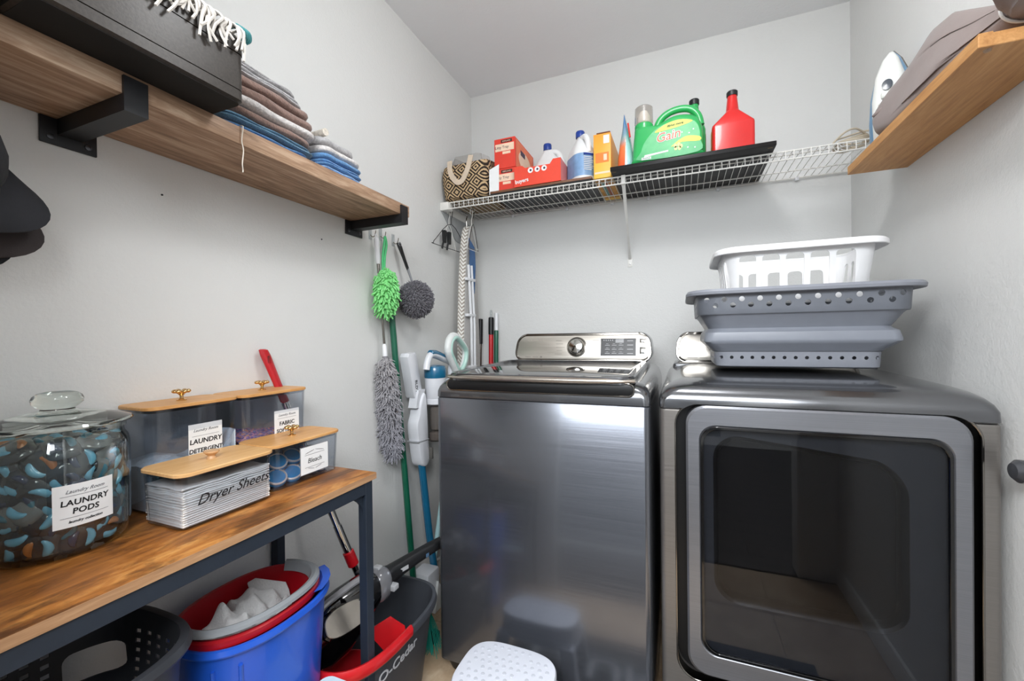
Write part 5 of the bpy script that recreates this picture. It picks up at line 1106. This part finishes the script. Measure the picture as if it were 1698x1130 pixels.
solo('detergent_powder', 'white and pale blue washing powder heaped inside the tall left container', 'powder', b, PW.m, (.064, -1.537, z0+.0045), kind='stuff', smooth=60)
# fabric softener
t, z0 = container(.006, .122, -1.440, -1.250, .208, 'tall clear container of pink and purple softener beads with bamboo lid')
c = card(t, -1.318, .912, .1195, .037, .036, [('Laundry Room', .0085, .023, INKG, dict(shear=.45)), ('FABRIC', .0140, .001, INK, dict(off=.0003)), ('SOFTENER', .0130, -.017, INK, dict(off=.0003))])
b = B(); quad_strip(b, (.1206, -1.318, .927), YU, UP3, -.028, .028, -.0003, .0003); part(c, 'rule_line', b, INKG)
BD = N('softener_beads'); co = BD.co(); v = BD.add('ShaderNodeTexVoronoi'); v.inputs['Scale'].default_value = 210; BD.link(co, v.inputs['Vector'])
sx = BD.sep(v.outputs['Color'])[0]; BD.col(BD.ramp(sx, [(.0, '#6f5b9a'), (.25, '#a186b8'), (.45, '#d99ab5'), (.62, '#e3a07c'), (.8, '#7a8ac0'), (1, '#ecd9dd')], 'CONSTANT')); BD.b.inputs['Roughness'].default_value = .4; BD.bump(v.outputs['Distance'], -.8, .004)
b = heap(t, .064, -1.345, z0+.0045, .0515, .088, lambda i, j: .095+.014*sin(j*4+1)+.018*j-.012*i+.004*nz(i*12, j*12), 'beads', BD.m)
solo('softener_beads', 'pink, purple and orange scent beads filling the tall right container', 'beads', b, BD.m, (.064, -1.345, z0+.0045), kind='stuff', smooth=60)
# dryer sheets
t, z0 = container(.130, .258, -1.652, -1.462, .098, 'low clear container lettered for dryer sheets with bamboo lid and wooden knob', BAMBL, False)
b = B(); put_text(b, 'Dryer Sheets', .0270, (.2585, -1.553, z0+.052), Vector((0, .998, .04)), Vector((0, -.04, .998)), shear=.45, off=.0001, ext=.0002); part(t, 'lettering', b, INK, 'black script lettering')
SHM = mat('sheet_white', '#e9e7e3', .9, bump=.2, bs=300)
ts = thing('dryer_sheet_stack', 'stack of white dryer sheets inside the low lettered container', 'sheets', (.194, -1.557, z0+.0045))
for i in range(17):
    n = 16; zz_ = z0+.0048+.0042*i; g = lambda u, v_: .0018*nz(u*5+i*.35, v_*6, i*.25)*(i/17)+.004*(v_-.5)*(i/17)*sin(i)
    xs = .0555-rnd(0, .0015); ys = .0865-rnd(0, .002)
    top = [[(.194-xs+2*xs*a/n, -1.557-ys+2*ys*c/n, zz_+.0040+g(a/n, c/n)) for a in range(n+1)] for c in range(n+1)]
    b = B(); b.loft(top, (False, False), False); b.loft([[(p[0], p[1], p[2]-.0039) for p in r] for r in top][::-1], (False, False), False)
    ed = [top[0][a] for a in range(n)]+[top[c][n] for c in range(n)]+[top[n][n-a] for a in range(n)]+[top[n-c][0] for c in range(n)]
    b.loft([ed, [(p[0]+(p[0]-.194)*.02, p[1]+(p[1]+1.557)*.01, p[2]-.0019) for p in ed], [(p[0], p[1], p[2]-.0039) for p in ed]], (False, False)); part(ts, 'sheet', b, SHM, smooth=50)
# bleach tabs container
t, z0 = container(.115, .236, -1.452, -1.248, .098, 'low clear container labelled bleach with bamboo lid and gold knob')
c = card(t, -1.335, z0+.050, .2345, .043, .034, [('Bleach', .0165, -.003, INK, dict(shear=.15))])
b = B()
for yy, dz in ((-1.335, .0125), (-1.335, -.018)): quad_strip(b, (.2356, yy, z0+.050+dz), YU, UP3, -.030, .030, -.0003, .0003)
for sgn in (-1, 1):
    for i in range(4): quad_strip(b, (.2356, -1.335+sgn*(.006+.006*i), z0+.050+.021-.0012*i), Vector((0, .96, .28*-sgn)), Vector((0, .28*sgn, .96)), -.004, .004, -.0004, .0004); quad_strip(b, (.2356, -1.335+sgn*(.005+.004*i), z0+.050-.024+.001*i), Vector((0, .96, .28*sgn)), Vector((0, -.28*sgn, .96)), -.003, .003, -.0004, .0004)
part(c, 'ornament', b, INK, 'small black scroll ornament')
b = B(); b.frame([(y_, z_) for y_, z_ in rr(-1.335, z0+.05, .043, .034, .001, 1)], [(y_, z_) for y_, z_ in rr(-1.335, z0+.05, .042, .033, .001, 1)], .2360, .2355, 'yz'); part(c, 'border', b, INKG)
TBW = mat('tab_cream', '#d6cdc8', .4, coat=.4); TBB = mat('tab_blue', '#3f8fc4', .2, coat=.6)
bw = B().lathe([(.001, -.013), (.018, -.011), (.0225, -.002), (.023, .006), (.020, .008), (.019, .004), (.001, .003)], (0, 0, 0), 20); bf = B().lathe([(.0195, .0045), (.018, .0065), (.001, .0075)], (0, 0, 0), 20); bs_ = B().lathe([(.0222, -.006), (.0236, -.003), (.0236, .001), (.0228, .003)], (0, 0, 0), 20, caps=(False, False))
mw, mf, ms = mesh('bleach_tab', bw, TBW, z0*Vector((0, 0, 0)) if 0 else Vector((0, 0, 0)), 50), mesh('gel_center', bf, TBB, Vector((0, 0, 0)), 50), mesh('gel_band', bs_, TBB, Vector((0, 0, 0)), 50)
for (x_, y_, zz_, rx, ry) in ((.200, -1.415, .020, .5, .25), (.200, -1.372, .019, .7, .2), (.196, -1.328, .020, .5, -.3), (.200, -1.290, .022, .5, .6), (.152, -1.420, .020, .2, .4), (.152, -1.374, .020, .4, .1), (.150, -1.328, .020, -.3, .2), (.152, -1.288, .020, .3, -.3), (.178, -1.395, .050, .5, .35), (.188, -1.30, .050, .45, .2), (.168, -1.345, .050, .2, .3)):
    o = bpy.data.objects.new('bleach_tab', mw); COL.objects.link(o); o.location = (x_, y_, z0+zz_); o.rotation_euler = (rx*.5, ry+.35, 0)
    o['label'] = 'cream and blue round cleaning tab inside the container labelled bleach'; o['category'] = 'cleaning tab'; o['group'] = 'cleaning tabs in the bleach container'
    for mm in (mf, ms): g = bpy.data.objects.new(mm.name, mm); COL.objects.link(g); g.parent = o
# ------------------------------------------------------------------ spin mop behind the table
t = thing('spin_mop', 'spin mop with red grip and steel pole leaning on the wall behind the containers', 'mop', (.17, -1.09, .25))
m0, m1 = Vector((.018, -1.305, 1.105)), Vector((.170, -1.085, .33)); dm = m1-m0
MR = mat('mop_red', '#b5121d', .3, coat=.3)
gp = part(t, 'grip', B().loft([[m0+dm*k+Vector((cos(q)*w*.6, sin(q)*w, 0)) for q in (2*pi*j/16 for j in range(16))] for k, w in ((-.003, .008), (.0, .013), (.02, .015), (.07, .0135), (.12, .0125), (.19, .0135), (.195, .010))]), MR, 'red plastic grip')
cb = B().prism([(p[0], p[1]) for p in rr(m0.y+dm.y*.035, m0.z+dm.z*.035, .005, .011, .004, 3)], -.05, .1, 'yz'); cut(gp, cb)
part(t, 'upper_pole', B().tube([m0+dm*.193, m0+dm*.70], .0105, 14), CHR); part(t, 'locking_collar', B().tube([m0+dm*.80, m0+dm*.805, m0+dm*.86, m0+dm*.865], [.012, .0165, .0165, .012], 14), MR, 'red locking collar')
part(t, 'lower_pole', B().tube([m0+dm*.69, m0+dm*.81], .0125, 14).tube([m0+dm*.86, m0+dm*1.05], .0095, 12), CHR)
# ------------------------------------------------------------------ under the table
# dark grey perforated basket (left)
DGB = mat('basket_charcoal', '#33353a', .42, var=.04)
def tub(name, label, cx, cy, z0, z1, a0, b0, a1, b1, e, m, cat='bucket', th=.0022, n=64, rot=0, base=None, rimw=.010, rimh=.008):
    t = thing(name, label, cat, base or (cx, cy, z0)); R_ = Matrix.Translation((cx, cy, 0)) @ Matrix.Rotation(rot, 4, 'Z')
    def s_(k, z, d=0): return [R_ @ Vector((p, q, z)) for p, q in se(0, 0, a0+(a1-a0)*k-d, b0+(b1-b0)*k-d, e, n)]
    H = z1-z0; b = B().loft([s_(0, z0, .010), s_(0, z0+.006), s_(.5, z0+H*.5), s_(1, z1-.002), s_(1, z1-.002, th), s_(.5, z0+H*.5, th), s_(.02, z0+.010, th), s_(0, z0+.008, th+.008)])
    o = part(t, 'body', b, m)
    rr_ = [s_(1, z1-.004, th), s_(1, z1-.006, -rimw*.6), s_(1, z1-rimh*1.4, -rimw), s_(1, z1-rimh, -rimw*1.15), s_(1, z1, -rimw*.8), s_(1, z1+.0015, -rimw*.3), s_(1, z1, th*.8)]
    return t, o, s_, B().loft(rr_+[rr_[0]], (False, False))
t, o, s_, rim = tub('perforated_basket', 'charcoal plastic laundry basket with square holes under the table, far left', .188, -1.828, .001, .622, .100, .145, .138, .180, 3.2, DGB, 'basket', rimw=.012, rimh=.012, n=72)
part(t, 'rim', rim, DGB, 'smooth rolled rim')
cb = B(); ccx, ccy = .188, -1.828
def kk(z): return (z-.001)/.621
for iz in range(12):
    z = .390+.0175*iz
    bb_ = .145+.035*kk(z); aa_ = .100+.038*kk(z)
    for j in range(13):
        y = ccy-.130*(bb_/.16)+.0217*(bb_/.16)*j
        if abs(y-(ccy+.128)) < .050 and z > .487: continue
        cb.box(ccx-aa_-.03, ccx-aa_+.06, y-.0057, y+.0057, z-.0040, z+.0040)
        cb.box(ccx+aa_-.06, ccx+aa_+.03, y-.0057, y+.0057, z-.0040, z+.0040)
    for j in range(5):
        x = ccx-.056+.028*j
        cb.box(x-.0057, x+.0057, ccy+bb_-.05, ccy+bb_+.03, z-.0040, z+.0040)
cb.prism(rr(ccy+.128, .540, .036, .027, .014, 4), ccx-.25, ccx, 'yz')
cut(o, cb)
# blue tub, red basin, grey basin
BLT = mat('tub_blue', '#1f55c0', .3, coat=.25, var=.03); RDT = mat('basin_red', '#a3101c', .32, coat=.2, var=.04); GRB = mat('basin_grey', '#8c9094', .4, var=.03)
t, o, s_, rim = tub('blue_tub', 'bright blue oval plastic tub under the table holding the red and grey basins', .195, -1.468, .001, .540, .090, .115, .120, .150, 2.4, BLT, 'tub', rimw=.008, rimh=.009)
part(t, 'rim', rim, BLT)
part(t, 'pour_lip', B().loft([[(.195+.105*sin(a)+.0+k*.022*cos(a-.75), -1.468+.134*cos(a)+k*.028, .532+.016*(k > 0)+.004*k) for a in (0.2, .45, .7, .95, 1.2)] for k in (0, .5, 1)], (False, False), False), BLT, 'blue pouring lip')
b = B()
for a in (-1.0, -.62): b.tube([s_(.98, .50)[int((a % 6.283)/6.283*64)], s_(.5, .28)[int((a % 6.283)/6.283*64)]], .004, 6)
part(t, 'moulded_rib', b, BLT)
def basin(name, label, m, cx, cy, zr, a, b_, d, e=2.3, rimw=.008, inner=None, tilt=0):
    t = thing(name, label, 'basin', (cx, cy, zr-d)); n = 64
    def s_(k, z, dd=0): return [(p, q, z) for p, q in se(cx, cy, a*k-dd, b_*k-dd, e, n)]
    o = part(t, 'bowl', B().loft([s_(.72, zr-d, .01), s_(.76, zr-d+.004), s_(.9, zr-d*.5), s_(1, zr-.002), s_(1, zr-.002, .0022), s_(.9, zr-d*.5, .0022), s_(.76, zr-d+.008, .0022), s_(.72, zr-d+.006, .012)]), inner or m)
    rr_ = [s_(1, zr-.003, .002), s_(1, zr-.004, -rimw*.7), s_(1, zr-.014, -rimw), s_(1, zr-.014, -rimw*1.25), s_(1, zr-.002, -rimw*1.15), s_(1, zr+.001, -rimw*.6), s_(1, zr, .0018)]
    part(t, 'rim', B().loft(rr_+[rr_[0]], (False, False)), m); return t
basin('red_basin', 'dark red oval basin nested inside the blue tub', RDT, .190, -1.472, .552, .106, .136, .20)
t = thing('grey_basin', 'grey oval basin rim nested inside the red basin', 'basin', (.180, -1.482, .53)); n = 64
def gtilt(v): s_ = ((v.x-.180)*.87-(v.y+1.482)*.49)/.12; return (v.x, v.y, v.z-.010+.022*s_)
def g_(a, b_, z): return [(p, q, z) for p, q in se(.189, -1.473, a, b_, 2.3, n)]
def arcs(r): return [r[j % n] for j in range(-20, 21)]
prof = [g_(.101, .132, .568), g_(.108, .139, .571), g_(.116, .147, .566), g_(.117, .148, .560), g_(.112, .143, .557), g_(.110, .141, .561), g_(.103, .134, .562), g_(.100, .131, .560)]
def gt2(v): return (v.x, v.y, v.z-.001+.004*((v.x-.180)*.87-(v.y+1.482)*.49)/.12)
b = B().loft([[q[j] for q in map(arcs, prof)] for j in range(41)]); b.warp(gt2); part(t, 'rim', b, GRB)
prof = [g_(.1015, .1325, .567), g_(.096, .126, .548), g_(.0945, .1245, .548), g_(.0995, .1305, .567)]
b = B().loft([[q[j] for q in map(arcs, prof)] for j in range(41)]); b.warp(gt2); part(t, 'collar', b, GRB)
# crumpled cloths inside
def rag(label, cx, cy, z, rx, ry, hz, seed, m):
    b = B(); n = 40; rg = []
    for i in range(17):
        k = i/16; ring = []
        for j in range(n):
            a = 2*pi*j/n; r = k*(1+.15*sin(a*3+seed)+.08*sin(a*5+seed*2)); h = hz*(1-k**3.2)*(.78+.22*nz(r*cos(a)*3.2+seed, r*sin(a)*3.2, seed)+.16*sin(r*cos(a+seed)*7+seed))+.004*sin(a*5+k*7+seed)*k
            ring.append((cx+rx*r*cos(a), cy+ry*r*sin(a), z+max(h, -.0)))
        rg.append(ring)
    b.loft(rg, (True, False)); b.loft([rg[-1], [(p[0]*.98+cx*.02, p[1]*.98+cy*.02, z-.004) for p in rg[-1]]], (False, True))
    return solo('cleaning_cloth', label, 'cloth', b, m, (cx, cy, z), 'cloths in the red basin', smooth=60)
RGM = mat('terry_white', '#cfcfcf', .95, bump=1, bs=240, var=.08, sheen=.3)
rag('white terry cloth heaped at the near end of the red basin', .190, -1.525, .478, .070, .060, .085, 1.3, RGM)
rag('crumpled white cloth behind the front one in the red basin', .165, -1.455, .478, .074, .058, .075, 4.1, RGM)
rag('small white cloth at the far end of the red basin', .20, -1.410, .45, .045, .045, .06, 2.6, RGM)
b = B(); b.loft([[Vector((.120+.012*sin(v_*3), -1.425, .455))+Vector((.055*u_-.012*v_, .060*u_, .095*v_*(1-.35*abs(u_-.2)))) for u_ in (0, .2, .4, .6, .8, 1)] for v_ in (0, .25, .5, .75, 1)], (False, False), False)
b.loft([[p+Vector((.003, -.003, 0)) for p in [Vector((.120+.012*sin(v_*3), -1.425, .455))+Vector((.055*u_-.012*v_, .060*u_, .095*v_*(1-.35*abs(u_-.2)))) for u_ in (0, .2, .4, .6, .8, 1)]] for v_ in (0, .25, .5, .75, 1)], (False, False), False)
solo('cleaning_cloth', 'flat white cloth standing upright against the far wall of the red basin', 'cloth', b, RGM, (.15, -1.40, .455), 'cloths in the red basin')
# clear plastic lid between tub and mop bucket
t = thing('plastic_bin', 'clear plastic bin with pale blue lid rim standing before the mop bucket', 'bin', (.382, -1.447, 0))
part(t, 'bin', B().lz([(rr(.382, -1.447, .046, .046, .02, 5), .001), (rr(.382, -1.447, .050, .050, .02, 5), .350)]), CLEAR); part(t, 'lid', B().lz([(rr(.382, -1.447, .052, .052, .022, 5), .3505), (rr(.382, -1.447, .054, .054, .022, 5), .355), (rr(.382, -1.447, .052, .052, .022, 5), .362), (rr(.382, -1.447, .045, .045, .02, 5), .360)]), mat('lid_pale_blue', '#b7c8d2', .3, coat=.3), 'pale blue clear lid')
# spin mop bucket
BKT = mat('bucket_charcoal', '#3c3f45', .45, var=.04); RDP = mat('bucket_red', '#c5141c', .35, coat=.2)
BCX, BCY = .222, -1.128
t, o, s_, rim = tub('mop_bucket', 'charcoal oval spin mop bucket with red trim under the table end', BCX, BCY, .001, .300, .100, .175, .138, .215, 3.0, BKT, 'bucket', rimw=.010, rimh=.016, n=96)
part(t, 'rim', rim, BKT)
ri = lambda k, z, d=0: s_(k, z, d)
def arc(z, d, j0, j1): r = ri(1, z, d); return [r[j % 96] for j in range(j0, j1)]
# red rail along the near-left rim: angles from -110 deg .. 20 deg
b = B().loft([arc(.3015, -.002, 52, 97), arc(.312, -.004, 52, 97), arc(.314, -.010, 52, 97), arc(.304, -.0155, 52, 97), arc(.286, -.0145, 52, 97), arc(.282, -.012, 52, 97)], (False, False), False)
b.loft([arc(.3015, .0, 52, 97), arc(.3015, -.0155, 52, 97)], (False, False), False)
part(t, 'red_rail', b, RDP, 'red handle rail along the near rim')
part(t, 'wringer', B().lathe([(.050, .120), (.060, .130), (.066, .205), (.068, .210), (.064, .210), (.057, .133), (.001, .125)], (BCX-.01, BCY-.085, 0), 40), mat('wringer_red', '#8f1018', .4), 'red spinning wringer cup')
part(t, 'red_splash_guard', B().loft([[(x_, y_-.075, z_-.02) for x_, y_, z_ in q_] for q_ in ([(.300, -1.055, .215), (.345, -1.03, .235), (.343, -1.027, .235), (.298, -1.052, .215)], [(.265, -1.075, .268), (.325, -1.025, .300), (.323, -1.022, .300), (.263, -1.072, .268)], [(.235, -1.085, .300), (.285, -1.04, .328), (.283, -1.037, .328), (.233, -1.082, .300)])]), RDP, 'red splash guard')
# lettering follows the curved side
vs, fs = text('O-Cedar', .044, off=.0006, ext=.0006)
mnx = min(v.x for v in vs); bl_ = [(Vector(p), ) for p in ri(.80, .24)]
def side(u_, z):
    """arc length u_ along the near side (+x), starting at the rounded near corner"""
    k = (z-.001)/.299; r = ri(k, z, -.0016); j0 = 89; seg = 0; j = j0
    while True:
        a, c = r[j % 96], r[(j+1) % 96]; L = (c-a).length
        if seg+L >= u_ or j > j0+60: f = (u_-seg)/L; return a.lerp(c, f), (c-a).normalized()
        seg += L; j += 1
b = B(); pv = []
for v in vs:
    p, tg_ = side(max(0, v.x-mnx)+.008, .231+v.y*.95+(v.x-mnx)*.02); nrm = tg_.cross(UP3); pv.append(p+nrm*(v.z+.0006))
b.add(pv, fs); part(t, 'lettering', b, mat('logo_light_grey', '#b9bbc0', .5), 'light grey brand lettering')
# hand vacuum lying in the bucket
HV0, HV1 = Vector((.193, -1.314, .392)), Vector((.300, -.925, .405))
t = thing('hand_vacuum', 'black hand vacuum with brushed steel panel lying across the mop bucket', 'vacuum', (.25, -1.15, .30))
ax = (HV1-HV0).normalized(); sd = ax.cross(UP3).normalized(); uu = sd.cross(ax)
def hsec(k, w, h, dz=0, n=24, e=.8): c = HV0.lerp(HV1, k)+uu*dz; return [c+sd*w*math.copysign(abs(cos(a))**e, cos(a))+uu*h*math.copysign(abs(sin(a))**e, sin(a)) for a in (2*pi*j/n for j in range(n))]
part(t, 'dust_bowl', B().loft([hsec(-.02, .010, .030, -.05), hsec(.0, .034, .068, -.05), hsec(.08, .046, .088, -.050), hsec(.2, .050, .088, -.040), hsec(.32, .049, .072, -.02), hsec(.42, .045, .054, -.002), hsec(.46, .040, .044, .002)]), BLKG, 'glossy black dust bowl', smooth=50)
part(t, 'clear_collar', B().loft([hsec(.455, .041, .045, .002), hsec(.47, .044, .049, .002), hsec(.53, .042, .047, .004), hsec(.56, .034, .038, .006)]), mat('smoky_collar', '#6b6c70', .15, coat=.6), 'smoky clear collar', smooth=50)
hd_ = part(t, 'handle', B().loft([hsec(.555, .032, .036, .006), hsec(.60, .024, .028, .010), hsec(.70, .021, .024, .014), hsec(.85, .019, .021, .018), hsec(1.0, .018, .019, .02), hsec(1.13, .016, .017, .02), hsec(1.15, .010, .010, .02)]), BLKP, 'long black handle', smooth=50)
for k, m_ in ((.70, mat('sticker_silver', '#a9abae', .4)), (.93, mat('sticker_blue', '#44607c', .4))):
    c = HV0.lerp(HV1, k)+uu*(.016)+sd*.0205; b = B(); quad_strip(b, c, ax, uu, -.015 if k < .8 else -.006, .015 if k < .8 else .006, -.006, .006, .001); part(hd_, 'sticker', b, m_)
part(t, 'grey_clip', B().box(-.012, .012, -.01, .01, -.004, .004, .003).xf(Matrix.Translation(HV0.lerp(HV1, .50)+uu*.052)), mat('silver_plastic', '#a8aaad', .35)); part(t, 'grey_clip', B().box(-.014, .014, -.012, .012, -.004, .012, .003).xf(Matrix.Translation(HV0.lerp(HV1, .56)+sd*.036-uu*.01)), mat('silver_plastic', '#a8aaad'))
# steel panel and top trim on the side facing the camera
pnl = se(0, 0, .060, .033, 2.8, 36)
c = HV0.lerp(HV1, .17)+sd*.0500-uu*.004; u3, v3 = ax, uu
tiltN = (sd*.90+uu*.42).normalized(); v3 = tiltN.cross(ax) if tiltN.cross(ax).z > 0 else ax.cross(tiltN)
def pl(o, d): return [c+ax*p+v3*q+tiltN*d for p, q in o]
part(t, 'steel_panel', B().loft([pl(pnl, -.02), pl(pnl, .002), pl([(p*.97, q*.96) for p, q in pnl], .0035)]), mat('brushed_nickel', '#b9b2a8', .3, .85), 'brushed steel rounded panel')
part(t, 'panel_rim', B().loft([pl([(p*1.10, q*1.16) for p, q in pnl], -.022), pl([(p*1.10, q*1.16) for p, q in pnl], -.002), pl([(p*1.03, q*1.04) for p, q in pnl], .0015), pl([(p*1.0, q*1.0) for p, q in pnl], -.002)], (True, False)), BLKG)
part(t, 'top_strip', B().tube(cr([HV0.lerp(HV1, k)+uu*h+sd*.012 for k, h in ((.0, .0), (.05, .030), (.15, .043), (.28, .052), (.40, .056))], 5), .0095, 10), mat('strip_silver', '#8f8f92', .3, .5), 'silver top strip')
part(t, 'vent', B().box(-.022, .022, -.007, .007, -.003, .003, .002).xf(Matrix.Translation(HV0.lerp(HV1, .36)+uu*.066+sd*.012)), BLKP)
part(t, 'screw', B().lathe([(.005, 0), (.005, .002), (.002, .003)], (0, 0, 0), 14, 'x').xf(Matrix.Translation(HV0.lerp(HV1, .33)+sd*.048-uu*.028)), SCREW)
# ------------------------------------------------------------------ step stool and mat
STW = mat('stool_white', '#cdd0d9', .45, var=.02); STG = mat('stool_dot_grey', '#b9bcc5', .7)
b = B()
def M_mat():
    pass
t = thing('floor_mat', 'dark grey doormat with light lettering before the machines, seen as reflection', 'mat', (1.0, -1.24, .0005))
part(t, 'mat', B().box(.50, 1.50, -1.42, -.945, .0005, .006, .002), mat('mat_charcoal', '#2c2e31', .95, bump=.5, bs=500))
b = B(); put_text(b, 'LAUNDRY', .19, (1.0, -1.17, .0064), FR, RT, off=.002, ext=.0004); part(t, 'lettering', b, mat('mat_light', '#a9abad', .9))
b = B(); put_text(b, 'the', .06, (1.0, -1.03, .0064), FR, RT, ext=.0004) if False else None
t = thing('step_stool', 'white plastic step stool with grey anti-slip dots in front of the washer', 'stool', (.64, -1.09, .0065))
SCX, SCY, SZ_ = .640, -1.090, .2235; n = 72
def ss(a, b_, z, e=3.4): return [(p, q, z) for p, q in se(SCX, SCY, a, b_, e, n)]
part(t, 'top', B().loft([ss(.128, .104, SZ_-.022), ss(.134, .110, SZ_-.020), ss(.134, .110, SZ_-.008), ss(.131, .107, SZ_-.002), ss(.124, .100, SZ_)]), STW)
part(t, 'skirt', B().loft([ss(.130, .106, SZ_-.021), ss(.136, .112, .15), ss(.138, .114, .148), ss(.134, .110, .149), ss(.127, .103, SZ_-.022)], (False, False)), STW)
for sx in (-1, 1):
    for sy in (-1, 1):
        part(t, 'leg', B().loft([[(SCX+sx*(cx_+dx), SCY+sy*(cy_+dy), z) for dx, dy in ((0, 0), (-.045, 0), (-.045, -.012), (-.012, -.012), (-.012, -.04), (0, -.04))] for cx_, cy_, z in ((.133, .109, .155), (.150, .126, .007))]), STW)
dm_ = mesh('grip_dot', B().lathe([(.0056, 0), (.0052, .0011), (.003, .0014), (.001, .0014)], (0, 0, 0), 12), STG, Vector((0, 0, 0)))
for i in range(-5, 6):
    for j in range(-4, 5):
        x_, y_ = .0215*i+(.0107 if j % 2 else 0), .0215*j
        if abs(x_/.117)**3.2+abs(y_/.093)**3.2 > 1 or random.random() < .08: continue
        o = bpy.data.objects.new('grip_dot', dm_); COL.objects.link(o); o.parent = t; o.location = Vector((SCX+x_, SCY+y_, SZ_+.0002))-BASE[t]
